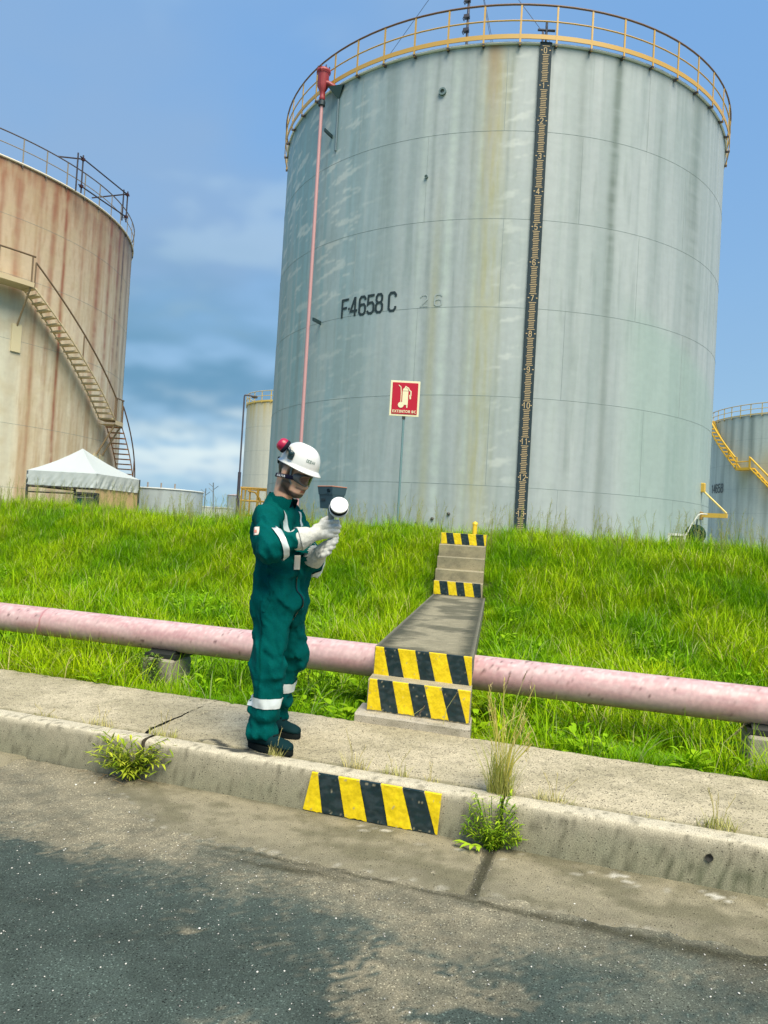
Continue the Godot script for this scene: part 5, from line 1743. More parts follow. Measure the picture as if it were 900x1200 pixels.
	var gaunt := func(w: Vector3, dirn: Vector3) -> G:
		var r := G.new()
		var up := Vector3.UP
		var zz := dirn.normalized()
		var xx := up.cross(zz).normalized()
		var b := Basis(xx, zz, xx.cross(zz))
		r.grid(40, 8, func(a: int, k: int):
			var an := TAU * a / 40.0
			var u := k / 8.0
			var rad: float = [0.056, 0.069, 0.0685, 0.067, 0.064, 0.060, 0.056, 0.052, 0.046][k] + 0.004 * nw.get_noise_3d(sin(an) * 0.1 + w.x, u * 0.12, cos(an) * 0.1) + 0.002 * sin(an * 5.0 + u * 3.0) * (1.0 - u)
			var y: float = [-0.030, -0.034, -0.028, -0.020, -0.010, 0.002, 0.016, 0.028, 0.040][k] + 0.004 * sin(an * 2.0 + 1.0)
			return [w + b * Vector3(sin(an) * rad, y, cos(an) * rad), white])
		return r
	part("gauntlet", gaunt.call(wr_r + Vector3(-0.004, 0.0, 0.004), Vector3(0.10, 0.05, -0.09)), M.glove, gl_r)
	var left := [cap(wr_l + Vector3(-0.035, -0.008, -0.018), wr_l + Vector3(0.012, 0.0, 0.012), 0.058, 0.048), cap(wr_l, Vector3(0.270, 1.150, 0.030), 0.046, 0.038),
		cap(Vector3(0.268, 1.165, 0.035), Vector3(0.305, 1.195, 0.045), 0.036, 0.030), cap(Vector3(0.275, 1.140, 0.045), Vector3(0.305, 1.160, 0.065), 0.032, 0.028)]
	for k in 4:
		var o := Vector3(0.304 - 0.004 * k, 1.205 - 0.0255 * k, 0.058 + 0.010 * k)
		var l: float = [1.0, 1.08, 1.0, 0.82][k]
		left += finger.call([o, o + Vector3(0.034, 0.014, 0.020) * l, o + Vector3(0.062, 0.030, 0.014) * l, o + Vector3(0.070, 0.040, -0.010) * l], 0.0138, 0.0118)
	left += finger.call([Vector3(0.270, 1.175, 0.010), Vector3(0.300, 1.215, 0.0), Vector3(0.330, 1.240, 0.006)], 0.020, 0.0135)
	g = G.new()
	nets(g, left, 360.0, 0.0042, gcol, gdisp)
	var gl_l := part("left_glove", g, M.glove, t)
	part("gauntlet", gaunt.call(wr_l + Vector3(-0.004, 0.0, -0.004), Vector3(0.10, 0.03, 0.09)), M.glove, gl_l)
	# --- helmet
	var hm := Node3D.new()
	hm.name = "helmet"
	t.add_child(hm, true)
	hm.position = hp(0.006, 0.024, 0.0)
	hm.basis = HB * Basis(Vector3.BACK, 0.04).scaled(Vector3(0.935, 0.93, 0.95))
	var hw := Color(0.72, 0.73, 0.71)
	var base_r := func(an: float) -> Vector2:               # outline at the brim, x forward, y right
		return Vector2(0.138 * cos(an) if cos(an) > 0 else 0.130 * cos(an), 0.114 * sin(an))
	g = G.new()
	var dome := func(an: float, s: float) -> Vector3:
		var b: Vector2 = base_r.call(an)
		var k := pow(cos(s * PI / 2), 0.62)
		var y := 0.002 + 0.134 * pow(sin(s * PI / 2), 1.05)
		var ridge := 0.004 * exp(-pow(sin(an) / 0.16, 2.0)) * sm(0.25, 0.7, s)
		return Vector3(b.x * k, y + ridge, b.y * k)
	g.grid(64, 22, func(a: int, b: int):
		var an := -TAU * a / 64.0
		var o: Vector2 = base_r.call(an)
		var fr := sm(-0.2, 0.9, cos(an))
		if b < 4:
			var w: float = [0.0, 0.0, 1.0, 1.0][b]
			var ext: float = 1.0 + (0.10 + 0.09 * fr) * [1.0, 1.03, 1.03, 0.15][b]
			var y: float = [-0.018, -0.015, -0.012, 0.0][b] - 0.010 * fr * [1.0, 1.0, 1.0, 0.1][b]
			return [Vector3(o.x * ext, y, o.y * ext), hw]
		return [dome.call(an, (b - 4) / 18.0), hw])
	g.grid(48, 6, func(a: int, b: int):                                # inside
		var an := TAU * a / 48.0
		var o: Vector2 = base_r.call(an)
		var fr := sm(-0.2, 0.9, cos(an))
		if b == 0: return [Vector3(o.x * (1.10 + 0.09 * fr), -0.018 - 0.010 * fr, o.y * (1.10 + 0.09 * fr)), hw]
		var s := (b - 1) / 5.0
		return [Vector3(o.x * 0.95 * cos(s * PI / 2), -0.004 + 0.13 * sin(s * PI / 2), o.y * 0.95 * cos(s * PI / 2)), hw * 0.9])
	var shell_m := mat(0.28)
	shell_m.clearcoat_enabled = true; shell_m.clearcoat = 0.4; shell_m.clearcoat_roughness = 0.15
	part("helmet_shell", g, shell_m, hm)
	g = G.new()
	var letters := "OCEAN"
	for k in 5:
		var kk := k
		var f := func(u: float, w: float):
			var an := 0.62 - u / 0.128
			var s := clampf(0.10 + w / 0.16, 0.0, 1.0)
			var p: Vector3 = dome.call(an, s)
			return p + Vector3(p.x, 0.01, p.y * 0.0 + p.z).normalized() * 0.0015
		write(g, letters[k], 0.0014, f, Color(0.05, 0.13, 0.10), 0.018, 0.013, kk * 0.0135 - 0.03, 0.018)
	part("helmet_lettering", g, M.matt, hm)
	g = G.new()
	g.tube([Vector3(-0.11, -0.006, 0.07), Vector3(-0.122, -0.035, 0.035), Vector3(-0.125, -0.04, 0.0), Vector3(-0.122, -0.035, -0.035), Vector3(-0.11, -0.006, -0.07)], 0.012, 8, Color(0.02, 0.03, 0.035))
	part("headband", g, M.rubber, hm)
	# ear muff swung up behind the helmet's right side
	g = G.new()
	var my := Vector3(-0.80, 0.30, 0.50).normalized()
	var mx := my.cross(Vector3.UP).normalized()
	var mb := Basis(mx, my, mx.cross(my)).scaled(Vector3.ONE * 1.12)
	var mc := Vector3(-0.085, 0.084, 0.122)
	g.lathe([Vector2(0, 0.036), Vector2(0.022, 0.034), Vector2(0.034, 0.024), Vector2(0.039, 0.008), Vector2(0.039, -0.004)], 24, mc, Color(0.42, 0.012, 0.06), 0, TAU, false, mb)
	part("ear_muff", g, M.plastic, hm)
	g = G.new()
	g.lathe([Vector2(0.026, -0.026), Vector2(0.036, -0.024), Vector2(0.041, -0.014), Vector2(0.040, -0.003), Vector2(0.0, -0.002)], 24, mc, Color(0.02, 0.022, 0.035), 0, TAU, false, mb)
	part("muff_cushion", g, M.rubber, hm)
	g = G.new()
	g.tube([mc + mb * Vector3(0.0, -0.012, 0.0), Vector3(-0.055, 0.085, 0.128), Vector3(-0.03, 0.070, 0.124), Vector3(-0.018, 0.055, 0.122)], 0.012, 8, Color(0.012, 0.035, 0.045))
	g.cbox(Vector3(-0.012, 0.045, 0.118), Vector3(0.04, 0.055, 0.024), 0.008, Color(0.012, 0.04, 0.05), Basis(Vector3.UP, 0.1))
	g.ball(Vector3(-0.012, 0.058, 0.126), Vector3(0.02, 0.02, 0.014), Basis.IDENTITY, Color(0.012, 0.04, 0.05), 12)
	part("muff_arm", g, M.plastic, hm)
	# chin strap
	g = G.new()
	for s in [1.0, -1.0]:
		g.tube([Vector3(0.012, 0.0, 0.100 * s), Vector3(0.014, -0.05, 0.088 * s), Vector3(0.020, -0.10, 0.080 * s), Vector3(0.045, -0.150, 0.044 * s), Vector3(0.06, -0.172, 0.0)], 0.0062, 6, Color(0.20, 0.24, 0.25))
	part("chin_strap", g, M.rubber, hm)
	# --- goggles with a lettered strap
	var gg := Node3D.new()
	gg.name = "goggles"
	t.add_child(gg, true)
	gg.position = HEAD
	gg.basis = HB
	g = G.new()
	var outline := func(k: int, n: int) -> Vector2:
		var an := TAU * k / n
		return Vector2(0.078 * signf(cos(an)) * pow(absf(cos(an)), 0.7), 0.033 * signf(sin(an)) * pow(absf(sin(an)), 0.75))
	var curve := func(s: float, back: float) -> float: return 0.122 - back - 1.6 * s * s * 6.0 * 0.7
	g.grid(48, 5, func(a: int, b: int):
		var o: Vector2 = outline.call(a, 48)
		var sc: float = [0.96, 1.06, 1.06, 1.0, 0.94, 0.86][b]
		var bk: float = [0.044, 0.034, 0.010, 0.002, 0.0, 0.004][b]
		return [Vector3(curve.call(o.x * sc, bk), -0.042 + o.y * sc, o.x * sc), Color(0.10, 0.10, 0.10)])
	part("goggle_frame", g, M.plastic, gg)
	g = G.new()
	g.grid(24, 8, func(a: int, b: int):
		var s := lerpf(-0.066, 0.066, a / 24.0)
		var lim := 0.027 * pow(1.0 - pow(absf(s) / 0.0665, 3.0), 0.6)
		return [Vector3(curve.call(s, 0.003), -0.042 + lerpf(-lim, lim, b / 8.0), -s), Color.WHITE])
	part("goggle_lens", g, M.goggle, gg)
	g = G.new()
	var band := func(u: float, w: float, lift: float) -> Vector3:         # u: angle from the front, right side positive
		var r := Vector2((0.112 if cos(u) > 0.0 else 0.082) * cos(u) - 0.012, (0.080 + 0.010 * sin(u) * sin(u)) * sin(u))
		var n := Vector2(cos(u) / 0.112, sin(u) / 0.09).normalized()
		return Vector3(r.x + n.x * lift, -0.066 + 0.026 * cos(u) + w, r.y + n.y * lift)
	g.grid(48, 4, func(a: int, b: int):
		var u := deg_to_rad(lerpf(318.0, 42.0, a / 48.0))
		var prof: Array = [[-0.012, 0.002], [-0.012, 0.006], [0.0, 0.007], [0.012, 0.006], [0.012, 0.002]]
		return [band.call(u, prof[b][0], prof[b][1]), Color(0.012, 0.014, 0.035)])
	var strap := part("goggle_strap", g, M.rubber, gg)
	g = G.new()
	var w2 := "KALNA"
	for k in 5:
		var f := func(u: float, w: float): return band.call(deg_to_rad(118.0) - u / 0.1, w, 0.0085)
		write(g, w2[k], 0.0016, f, Color(0.75, 0.76, 0.78), 0.017, 0.012, k * 0.0135, -0.006)
	part("strap_lettering", g, M.matt, strap)

# ------------------------------------------------------------------ the instrument in his hands
func make_gas_camera() -> void:
	var t := thing("gas_camera", "grey handheld gas detection camera with white lens cover held in white gloves", "camera", Vector3(-1.93, 0.22, -4.0), -0.06)
	var body := Color(0.045, 0.085, 0.105)
	var g := G.new()
	var bs := Basis(Vector3.UP, -0.36)
	var c := Vector3(0.318, 1.478, 0.035)
	# housing, wider at the top where the viewing hood is
	var hs := []
	for q in [[-0.066, 0.050, 0.040], [0.018, 0.057, 0.048]]:
		for e in [[-1, 1], [1, 1], [1, -1], [-1, -1]]:
			hs.append(c + bs * Vector3(e[0] * q[1], q[0], e[1] * q[2]))
	g.hexa(hs, body)
	part("housing", g, M.plastic, t)
	g = G.new()
	hs = []
	for q in [[0.015, 0.058, 0.052], [0.060, 0.063, 0.058]]:
		for e in [[-1, 1], [1, 1], [1, -1], [-1, -1]]:
			hs.append(c + bs * Vector3(e[0] * q[1], q[0], e[1] * q[2]))
	g.hexa(hs, body * 1.1)
	var hood := part("viewing_hood", g, M.plastic, t)
	g = G.new()
	g.cbox(c + bs * Vector3(0, 0.062, 0), Vector3(0.130, 0.006, 0.119), 0.002, Color(0.50, 0.20, 0.12), bs)
	part("hood_trim", g, M.plastic, hood)
	g = G.new()
	g.lathe([Vector2(0.010, 0), Vector2(0.010, 0.008), Vector2(0.006, 0.008), Vector2(0.0, 0.006)], 14, c + bs * Vector3(0.032, 0.038, 0.056), Color(0.01, 0.02, 0.03), 0, TAU, true, bs * Basis(Vector3.RIGHT, PI / 2))
	part("hood_screw", g, M.rubber, hood)
	g = G.new()
	g.cbox(c + bs * Vector3(-0.022, -0.016, 0.0455), Vector3(0.034, 0.016, 0.004), 0.001, Color(0.012, 0.025, 0.03), bs)
	part("name_plate", g, M.plastic, t)
	g = G.new()
	g.cbox(c + bs * Vector3(0.0, 0.0615, -0.0), Vector3(0.11, 0.004, 0.09), 0.001, Color(0.01, 0.012, 0.014), bs)
	part("screen", g, M.plastic, hood)
	# grip
	g = G.new()
	g.tube([c + bs * Vector3(0.022, -0.05, 0.006), c + bs * Vector3(0.014, -0.12, 0.010), c + bs * Vector3(0.0, -0.23, 0.016)], [0.024, 0.020, 0.022], 12, Color(0.14, 0.18, 0.18))
	part("grip", g, M.rubber, t)
	g = G.new()
	g.cbox(c + bs * Vector3(0.024, -0.066, 0.01), Vector3(0.05, 0.05, 0.05), 0.012, Color(0.05, 0.09, 0.10), bs)
	part("grip_neck", g, M.plastic, t)
	# lens barrel, pointing up and out towards the road
	var ax := Vector3(0.43, 0.46, 0.78).normalized()
	var e1 := ax.cross(Vector3.UP).normalized()
	var lb := Basis(e1, ax, e1.cross(ax))
	var l0 := c + bs * Vector3(0.092, -0.080, 0.030)
	g = G.new()
	g.lathe([Vector2(0.030, -0.02), Vector2(0.040, 0.01), Vector2(0.047, 0.02), Vector2(0.047, 0.03)], 32, l0, Color(0.03, 0.06, 0.07), 0, TAU, false, lb)
	var br := part("lens_barrel", g, M.plastic, t)
	g = G.new()
	g.lathe([Vector2(0.047, 0.024), Vector2(0.056, 0.026), Vector2(0.056, 0.036), Vector2(0.050, 0.039)], 32, l0, Color(0.55, 0.58, 0.56), 0, TAU, true, lb)
	part("lens_ring", g, M.steel, br)
	g = G.new()
	g.lathe([Vector2(0.049, 0.036), Vector2(0.051, 0.038), Vector2(0.051, 0.068), Vector2(0.049, 0.070)], 32, l0, Color(0.008, 0.012, 0.014), 0, TAU, true, lb)
	for k in 32:
		var a := TAU * k / 32
		g.box(l0 + lb * Vector3(sin(a) * 0.051, 0.052, cos(a) * 0.051), Vector3(0.004, 0.022, 0.003), Color(0.012, 0.016, 0.018), lb * Basis(Vector3.UP, a))
	part("focus_ring", g, M.rubber, br)
	g = G.new()
	g.lathe([Vector2(0.049, 0.069), Vector2(0.051, 0.070), Vector2(0.051, 0.077), Vector2(0.048, 0.080), Vector2(0.0, 0.081)], 36, l0, Color(0.88, 0.88, 0.86), 0, TAU, false, lb)
	part("lens_cover", g, M.matt, t)

# ------------------------------------------------------------------ grass and weeds
func blade(g: G, base: Vector3, yaw: float, len: float, width: float, lean: float, curl: float, col: Color, segs := 3) -> void:
	var d := Vector3(sin(yaw), 0, cos(yaw))
	var s := Vector3(d.z, 0, -d.x)
	var p := base
	var ang := lean
	var prev := []
	for k in segs + 1:
		var u := float(k) / segs
		var w := width * (1.0 - pow(u, 1.6)) * (0.6 + 0.8 * minf(u * 3.0, 1.0) * 0.5)
		if k == segs:
			var tip := g.vert(p, col)
			g.tri(prev[0], prev[1], tip)
			break
		var a := g.vert(p - s * w * 0.5, col)
		var b := g.vert(p + s * w * 0.5, col)
		if prev: g.quad(prev[0], prev[1], b, a)
		prev = [a, b]
		p += (Vector3.UP * cos(ang) + d * sin(ang)) * len / segs
		ang += curl / segs

func leaf(g: G, base: Vector3, dir: Vector3, len: float, width: float, droop: float, col: Color, fold := 0.25) -> void:
	var up := Vector3.UP
	var s := dir.cross(up).normalized()
	if s.length_squared() < 0.01: s = Vector3.RIGHT
	var n := s.cross(dir).normalized()
	var p := base
	var d := dir.normalized()
	var prev := []
	for k in 5:
		var u := k / 4.0
		var w := width * sin(PI * (0.08 + 0.92 * u) * 0.98) * 0.5
		var a := g.vert(p - s * w + n * w * fold, col)
		var m := g.vert(p, col)
		var b := g.vert(p + s * w + n * w * fold, col)
		if prev:
			g.quad(prev[0], prev[1], m, a)
			g.quad(prev[1], prev[2], b, m)
		prev = [a, m, b]
		p += d * len / 4.0
		d = (d - up * droop / 4.0).normalized()

func grass_col(r: RandomNumberGenerator, dry := 0.06) -> Color:
	var c := Color(0.23, 0.46, 0.003).lerp(Color(0.52, 0.65, 0.006), r.randf())
	c = c.lerp(Color(0.12, 0.32, 0.004), 0.45 * r.randf() * r.randf())
	if r.randf() < dry: c = Color(0.50, 0.46, 0.16)
	return c

func scatter(called: String, mesh: ArrayMesh, xf: PackedFloat32Array, mtl: Material) -> void:
	var mm := MultiMesh.new()
	mm.transform_format = MultiMesh.TRANSFORM_3D
	mm.use_colors = true
	mm.mesh = mesh
	mm.instance_count = xf.size() / 16
	mm.buffer = xf
	var o := MultiMeshInstance3D.new()
	o.name = numbered(called)
	o.multimesh = mm
	o.material_override = mtl
	add_child(o)
	o.set_meta("kind", "stuff")

func put(buf: PackedFloat32Array, p: Vector3, yaw: float, s: float, sy: float, tilt: Vector2, c: Color) -> void:
	var b := Basis(Vector3(1, 0, 0), tilt.x) * Basis(Vector3(0, 0, 1), tilt.y) * Basis(Vector3.UP, yaw) * Basis.from_scale(Vector3(s, sy, s))
	buf.append_array(PackedFloat32Array([b.x.x, b.y.x, b.z.x, p.x, b.x.y, b.y.y, b.z.y, p.y, b.x.z, b.y.z, b.z.z, p.z, c.r, c.g, c.b, 1.0]))

func make_grass() -> void:
	var r := RandomNumberGenerator.new()
	r.seed = 99
	var kinds := []       # short turf (3 variants), long arching leaves (3), low broad leaves, seed stalks
	for v in 3:
		var g := G.new()
		for k in 36:
			var a := r.randf() * TAU
			var q := sqrt(r.randf()) * 0.065
			blade(g, Vector3(sin(a) * q, -0.02, cos(a) * q), r.randf() * TAU, r.randf_range(0.08, 0.23), r.randf_range(0.004, 0.0075), r.randf_range(0.05, 0.6), r.randf_range(0.2, 1.5), grass_col(r))
		kinds.append(g.mesh())
	for v in 3:
		var g := G.new()
		for k in 13:
			var a := r.randf() * TAU
			var q := sqrt(r.randf()) * 0.07
			blade(g, Vector3(sin(a) * q, -0.02, cos(a) * q), r.randf() * TAU, r.randf_range(0.20, 0.44), r.randf_range(0.006, 0.0115), r.randf_range(0.03, 0.45), r.randf_range(0.5, 2.1), grass_col(r), 5)
		kinds.append(g.mesh())
	var wd := G.new()
	for k in 16:
		var a := r.randf() * TAU
		var d := Vector3(sin(a), r.randf_range(0.2, 0.9), cos(a)).normalized()
		leaf(wd, Vector3(sin(a), 0, cos(a)) * r.randf() * 0.05 + Vector3(0, r.randf() * 0.12, 0), d, r.randf_range(0.05, 0.10), r.randf_range(0.02, 0.038), r.randf_range(0.3, 1.0), Color(0.20, 0.42, 0.010).lerp(Color(0.38, 0.56, 0.015), r.randf()))
	kinds.append(wd.mesh())
	var sg := G.new()
	for k in 5:
		var a := r.randf() * TAU
		var h := r.randf_range(0.34, 0.62)
		var tip := Vector3(sin(a) * 0.12 * r.randf(), h, cos(a) * 0.12 * r.randf())
		var c := Color(0.30, 0.36, 0.08)
		sg.tube([Vector3.ZERO, tip * Vector3(0.35, 0.55, 0.35), tip], 0.0022, 4, c)
		for j in 5:
			var an := r.randf() * TAU
			sg.tube([tip - Vector3(0, 0.02 * j, 0), tip - Vector3(0, 0.02 * j, 0) + Vector3(sin(an) * 0.035, 0.05 - 0.012 * j, cos(an) * 0.035)], 0.0016, 3, Color(0.34, 0.32, 0.12))
	kinds.append(sg.mesh())
	var bufs := []
	for k in kinds.size(): bufs.append(PackedFloat32Array())
	var big := noise(161, 0.55, 3)
	var med := noise(162, 1.7, 3)
	var z := -4.76
	while z > -14.2:
		var t := -z
		var step := 0.046 + 0.0028 * (t - 4.76)
		var x := -1.04 * t - 1.6
		var xe := 0.17 * t + 1.6
		while x < xe:
			var px := x + r.randf_range(-0.5, 0.5) * step * 1.6
			var pz := z + r.randf_range(-0.5, 0.5) * step * 1.6
			x += step
			if pz > -4.77: continue
			var dx := px - slab_x(pz)
			if pz < -4.70 and pz > -9.75 and dx > -0.02 and dx < 0.735: continue
			if pz <= -9.75 and pz > -12.35 and dx > -0.03 and dx < 0.705: continue
			if pz > -5.62 and pz < -5.0 and (absf(px + 3.62) < 0.20 or absf(px - 0.99) < 0.20) and r.randf() < 0.85: continue
			var nearest := minf(absf(dx), absf(dx - 0.715)) if pz > -12.0 else 9.0
			var n := big.get_noise_2d(px, pz)
			var m := med.get_noise_2d(px, pz)
			var up := sm(8.0, 11.5, t)
			var p := Vector3(px, bank(px, pz), pz)
			var yel := clampf(0.40 + 1.5 * n + 0.6 * m + 0.25 * up, 0.0, 1.0)
			var c := Color(0.52, 0.76, 0.7).lerp(Color(1.0, 1.0, 1.0), yel)
			c = c * r.randf_range(0.82, 1.0)
			var s := r.randf_range(0.75, 1.25)
			var sy := s * (0.8 + 0.5 * m + 0.25 * up)
			if t < 6.2: sy *= 0.9
			if nearest < 0.14 and t < 9.9: sy *= 0.55 + 2.5 * nearest
			if t < 5.9 and t > 4.9: sy *= 0.85
			put(bufs[r.randi() % 3], p, r.randf() * TAU, s, clampf(sy, 0.35, 1.6), Vector2(r.randf_range(-0.2, 0.2), r.randf_range(-0.2, 0.2)), c)
			var tall := 0.10 + 0.30 * sm(0.0, 0.3, n + 0.5 * m) + 0.16 * sm(10.0, 12.0, t)
			if r.randf() < tall and nearest > 0.16:
				put(bufs[3 + r.randi() % 3], p, r.randf() * TAU, r.randf_range(0.75, 1.15), r.randf_range(0.65, 1.25), Vector2(r.randf_range(-0.15, 0.15), r.randf_range(-0.15, 0.15)), c)
			if t < 9.0 and r.randf() < 0.03 * sm(0.05, -0.25, n) + 0.012 * sm(6.0, 5.0, t):
				put(bufs[6], p, r.randf() * TAU, r.randf_range(0.8, 1.6), r.randf_range(0.8, 1.6), Vector2.ZERO, Color(0.8, 0.85, 0.8))
			if t > 11.0 and t < 12.8 and r.randf() < 0.035:
				put(bufs[7], p, r.randf() * TAU, 1.0, r.randf_range(0.8, 1.25), Vector2(r.randf_range(-0.15, 0.15), r.randf_range(-0.15, 0.15)), Color(1, 1, 1))
		z -= step
	for k in 3: scatter("bank_grass", kinds[k], bufs[k], M.leaf)
	for k in 3: scatter("tall_grass", kinds[3 + k], bufs[3 + k], M.leaf)
	scatter("broadleaf_weeds", kinds[6], bufs[6], M.leaf)
	scatter("seed_stalks", kinds[7], bufs[7], M.leaf)

func tuft(r: RandomNumberGenerator, n: int, h: float, spread: float, w: float, dry: float, stalks: int) -> Array:
	var g := G.new()
	for k in n:
		var a := r.randf() * TAU
		var q := sqrt(r.randf()) * spread
		var c := Color(0.36, 0.40, 0.08).lerp(Color(0.60, 0.52, 0.24), clampf(dry + r.randf_range(-0.3, 0.3), 0, 1))
		blade(g, Vector3(sin(a) * q * 1.6, -0.005, cos(a) * q * 0.6), r.randf() * TAU, h * r.randf_range(0.4, 1.0), w * r.randf_range(0.6, 1.2), r.randf_range(0.0, 0.5), r.randf_range(0.1, 1.2), c, 4)
	var s := G.new()
	for k in stalks:
		var a := r.randf() * TAU
		var tip := Vector3(sin(a) * spread * 1.5, h * r.randf_range(1.0, 1.7), cos(a) * spread * 0.8)
		s.tube([Vector3(tip.x * 0.2, 0, tip.z * 0.2), tip * Vector3(0.5, 0.6, 0.5), tip], 0.0014, 4, Color(0.50, 0.44, 0.18))
		for j in 7:
			var an := r.randf() * TAU
			var b := tip - Vector3(tip.x, h, tip.z).normalized() * 0.012 * j
			leaf(s, b, Vector3(sin(an) * 0.5, 0.8, cos(an) * 0.5), 0.018, 0.004, 0.2, Color(0.50, 0.42, 0.24))
	return [g, s]

func make_grit() -> void:
	var r := RandomNumberGenerator.new()
	r.seed = 777
	var g := G.new()
	g.ball(Vector3.ZERO, Vector3(1.0, 0.55, 0.8), Basis.IDENTITY, Color.WHITE, 6)
	var buf := PackedFloat32Array()
	for k in 3200:
		var x := r.randf_range(-3.6, 1.4)
		var z := r.randf_range(-3.6, -1.4)
		if z < -3.0 and r.randf() < 0.6: continue
		var s := 0.0012 + 0.0042 * pow(r.randf(), 3.0)
		if k < 10: s = r.randf_range(0.005, 0.008)
		var v := r.randf_range(0.18, 0.70) if k >= 10 else 0.8
		put(buf, Vector3(x, 0.003, z), r.randf() * TAU, s, s, Vector2(r.randf_range(-0.4, 0.4), r.randf_range(-0.4, 0.4)), Color(v, v * 0.97, v * 0.88))
	scatter("road_grit", g.mesh(), buf, M.matt)

func make_weeds() -> void:
	var r := RandomNumberGenerator.new()
	r.seed = 321
	# dry tufts in the seam behind the kerb
	for q in [[-1.32, -3.79, 26, 0.13, 0.045, 0.9, 3, "dry wispy grass tuft behind the left half of the striped kerb paint"], [-1.09, -3.79, 34, 0.10, 0.05, 0.55, 2, "yellow-green grass tuft behind the middle of the striped kerb paint"],
		[-0.89, -3.78, 18, 0.07, 0.035, 0.75, 2, "small dry grass tuft behind the right end of the striped kerb paint"], [-0.25, -3.80, 40, 0.09, 0.07, 0.6, 4, "wide dry grass tuft in the kerb seam right of the tall weed"],
		[0.50, -3.81, 44, 0.12, 0.06, 0.4, 5, "upright grass tuft in the kerb seam near the right edge"], [-1.79, -3.765, 30, 0.11, 0.03, 0.45, 1, "grass tuft growing right in front of the worker's near boot"],
		[-2.55, -3.80, 40, 0.10, 0.06, 0.5, 3, "grass tuft in the kerb seam right above the leafy weed"], [-3.0, -3.80, 36, 0.08, 0.08, 0.75, 3, "dry grass tuft in the kerb seam left of the leafy weed"],
		[-3.42, -3.79, 22, 0.06, 0.06, 0.8, 2, "low dry grass tuft in the kerb seam at the left edge"], [0.18, -3.80, 16, 0.04, 0.06, 0.6, 0, "tiny low grass tuft in the kerb seam midway to the right edge"]]:
		var t := thing("grass_tuft", q[7], "grass tuft", Vector3(q[0], 0.205, q[1]), 0.0, "grass tufts in the kerb seam")
		var gs := tuft(r, q[2] * 2, q[3], q[4], 0.005, q[5], q[6])
		part("blades", gs[0], M.leaf, t)
		if q[6] > 0: part("seed_heads", gs[1], M.leaf, t)
	# big leafy weed at the kerb joint on the left
	var w := thing("leafy_weed", "bright green leafy weed spilling over the kerb joint at left", "weed", Vector3(-2.63, 0.0, -3.62))
	var g := G.new()
	var st := G.new()
	for k in 84:
		var a := r.randf_range(-1.9, 1.9)
		var l := r.randf_range(0.06, 0.34)
		var tip := Vector3(sin(a) * l * 0.85, 0.04 + l * r.randf_range(0.05, 0.85), cos(a) * l * 0.50 - 0.02)
		var mid := tip * Vector3(0.5, 0.65, 0.5) + Vector3(0, 0.03, 0)
		st.tube([Vector3(r.randf_range(-0.05, 0.05), 0.01, 0), mid, tip], 0.002, 4, Color(0.22, 0.30, 0.05))
		for j in 7:
			var u := 0.25 + 0.75 * j / 6.0
			var p := (mid * u * 2.0) if u < 0.5 else mid.lerp(tip, (u - 0.5) * 2.0)
			var an := r.randf() * TAU
			var d := (Vector3(sin(an), r.randf_range(0.1, 0.9), cos(an)) + (tip - mid).normalized() * 0.6).normalized()
			leaf(g, p, d, r.randf_range(0.035, 0.085), r.randf_range(0.007, 0.016), r.randf_range(0.3, 1.4), Color(0.17, 0.28, 0.012).lerp(Color(0.50, 0.54, 0.05), r.randf()))
	part("leaves", g, M.leaf, w)
	part("stems", st, M.leaf, w)
	g = G.new()
	for k in 14:
		var a := r.randf_range(-1.6, 1.6)
		var p := Vector3(sin(a) * r.randf_range(0.15, 0.3), 0.02, 0.03 + cos(a) * r.randf_range(0.03, 0.12))
		g.tube([p, p + Vector3(r.randf_range(-0.08, 0.08), r.randf_range(0.0, 0.03), r.randf_range(-0.03, 0.05))], 0.002, 4, Color(0.16, 0.12, 0.07))
	part("dead_stems", g, M.leaf, w)
	# feathery weed at the kerb joint on the right with tall dry grass rising from it
	w = thing("feathery_weed", "feathery green weed at the foot of the kerb right of the stripes", "weed", Vector3(-0.53, 0.0, -3.615))
	g = G.new()
	st = G.new()
	for k in 60:
		var a := r.randf_range(-1.9, 1.9)
		var h := r.randf_range(0.06, 0.30)
		var sp := 0.17 * (1.0 - 0.55 * h / 0.30)
		var tip := Vector3(sin(a) * sp, h, cos(a) * sp * 0.6 + 0.01)
		var mid := tip * Vector3(0.55, 0.6, 0.55)
		st.tube([Vector3(r.randf_range(-0.03, 0.03), 0, 0), mid, tip], 0.0016, 4, Color(0.12, 0.22, 0.03))
		for j in 10:
			var p := (mid * (j / 4.0)).lerp(mid, 0.0) if j < 4 else mid.lerp(tip, (j - 4) / 5.0)
			for s in [-1, 1]:
				var an: float = a + s * 1.1 + r.randf_range(-1.3, 1.3)
				leaf(g, p, Vector3(sin(an), r.randf_range(-0.3, 1.2), cos(an)), r.randf_range(0.016, 0.040), r.randf_range(0.003, 0.009), r.randf_range(0.2, 1.0), Color(0.15, 0.32, 0.010).lerp(Color(0.40, 0.52, 0.03), r.randf()))
	for k in 9:
		var an := r.randf_range(-1.8, 0.4)
		leaf(g, Vector3(-0.06 + r.randf_range(-0.06, 0.03), 0.03, 0.07), Vector3(sin(an), 0.35, cos(an)), r.randf_range(0.05, 0.08), r.randf_range(0.018, 0.026), 1.0, Color(0.36, 0.52, 0.03))
	part("leaves", g, M.leaf, w)
	part("stems", st, M.leaf, w)
	w = thing("dry_grass_clump", "tall straw-yellow grass clump rising above the feathery weed on the kerb", "grass", Vector3(-0.52, 0.21, -3.76))
	var gs := tuft(r, 190, 0.36, 0.045, 0.0055, 0.22, 0)
	part("blades", gs[0], M.leaf, w)
	g = G.new()
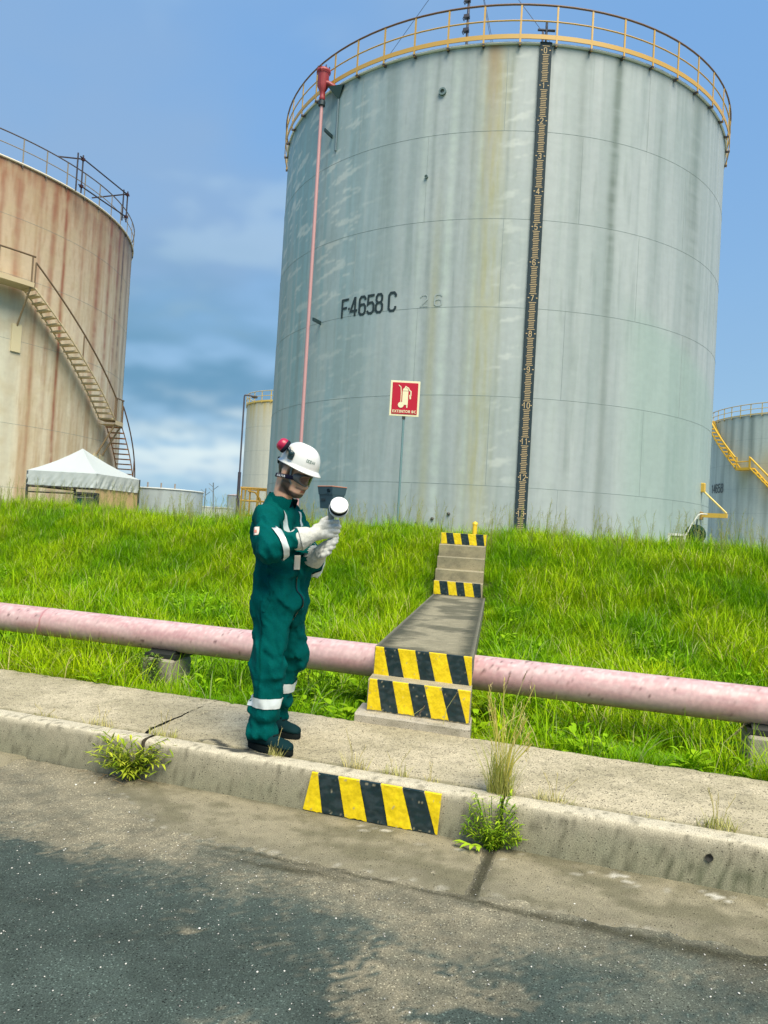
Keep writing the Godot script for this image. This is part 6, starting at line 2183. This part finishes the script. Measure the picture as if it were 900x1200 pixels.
	for k in 26:
		var a := r.randf() * TAU
		var h := r.randf_range(0.26, 0.60)
		var tip := Vector3(0.03 + sin(a) * 0.12, h, cos(a) * 0.05)
		g.tube([Vector3(sin(a) * 0.02, 0, 0), tip * Vector3(0.4, 0.6, 0.4), tip], 0.0017, 4, Color(0.60, 0.54, 0.12))
		for j in 9:
			var an := r.randf() * TAU
			leaf(g, tip - Vector3(tip.x * 0.15, 0.012 * j, 0), Vector3(sin(an) * 0.5, 0.9, cos(an) * 0.5), 0.02, 0.004, 0.2, Color(0.56, 0.46, 0.20))
	part("seed_heads", g, M.leaf, w)
	# lone stalks with purplish heads
	for q in [[-1.06, -4.72, 0.30, 0.10, "grass stalk with purplish seed head before the right end of the lower step"], [-1.30, -4.72, 0.17, 0.12, "short bent grass stalk before the middle of the lower step"], [-0.70, -4.85, 0.42, 0.05, "tall grass stalk with purple heads in front of the pink pipe right of the steps"],
		[-0.62, -4.86, 0.46, 0.08, "tallest grass stalk with feathery heads in front of the pink pipe"], [0.60, -4.80, 0.30, 0.14, "leaning pale grass stem before the pipe near the right edge"]]:
		var t := thing("grass_stalk", q[4], "grass stalk", Vector3(q[0], 0.2, q[1]), 0.0, "lone grass stalks along the pavement edge")
		g = G.new()
		var tip := Vector3(q[3], q[2], 0.02)
		g.tube([Vector3.ZERO, Vector3(q[3] * 0.3, q[2] * 0.6, 0.0), tip], 0.0018, 5, Color(0.46, 0.46, 0.18))
		part("stem", g, M.leaf, t)
		g = G.new()
		for j in 26:
			var an := r.randf() * TAU
			var p := tip - Vector3(0.35 * q[3] * j / 26.0, 0.07 * j / 26.0, 0)
			leaf(g, p, Vector3(0.5 + 0.3 * sin(an), 0.7, 0.3 * cos(an)), 0.024, 0.004, 0.3, Color(0.30, 0.20, 0.16))
		part("seed_head", g, M.leaf, t)
		if q[2] > 0.4:
			g = G.new()
			for j in 24:
				var an := r.randf() * TAU
				leaf(g, tip + Vector3(0.03 - 0.0015 * j, -0.03 - 0.004 * j, 0.0), Vector3(0.8, 0.5, 0.3 * cos(an)), 0.024, 0.004, 0.3, Color(0.30, 0.20, 0.16))
			part("seed_head", g, M.leaf, t)
	# creeper over the left pipe support
	var cr := thing("creeper_plant", "small creeper with fine leaves over the left pipe pier", "plant", Vector3(-3.66, 0.30, -5.25))
	g = G.new()
	st = G.new()
	for k in 26:
		var a := r.randf_range(-2.0, 2.0)
		var tip := Vector3(-0.05 + sin(a) * r.randf_range(0.08, 0.22), r.randf_range(-0.14, 0.08), 0.04 + r.randf_range(0.0, 0.06))
		st.tube([Vector3(r.randf_range(-0.1, 0.1), 0.04, 0.02), tip * 0.6 + Vector3(0, 0.05, 0.02), tip], 0.0018, 4, Color(0.16, 0.22, 0.05))
		for j in 9:
			var p := (tip * 0.6 + Vector3(0, 0.05, 0.02)).lerp(tip, j / 8.0)
			var an := r.randf() * TAU
			leaf(g, p, Vector3(sin(an), r.randf_range(-0.2, 0.7), cos(an)), r.randf_range(0.02, 0.045), r.randf_range(0.009, 0.016), 0.6, Color(0.10, 0.24, 0.02).lerp(Color(0.30, 0.40, 0.06), r.randf()))
	part("leaves", g, M.leaf, cr)
	part("stems", st, M.leaf, cr)
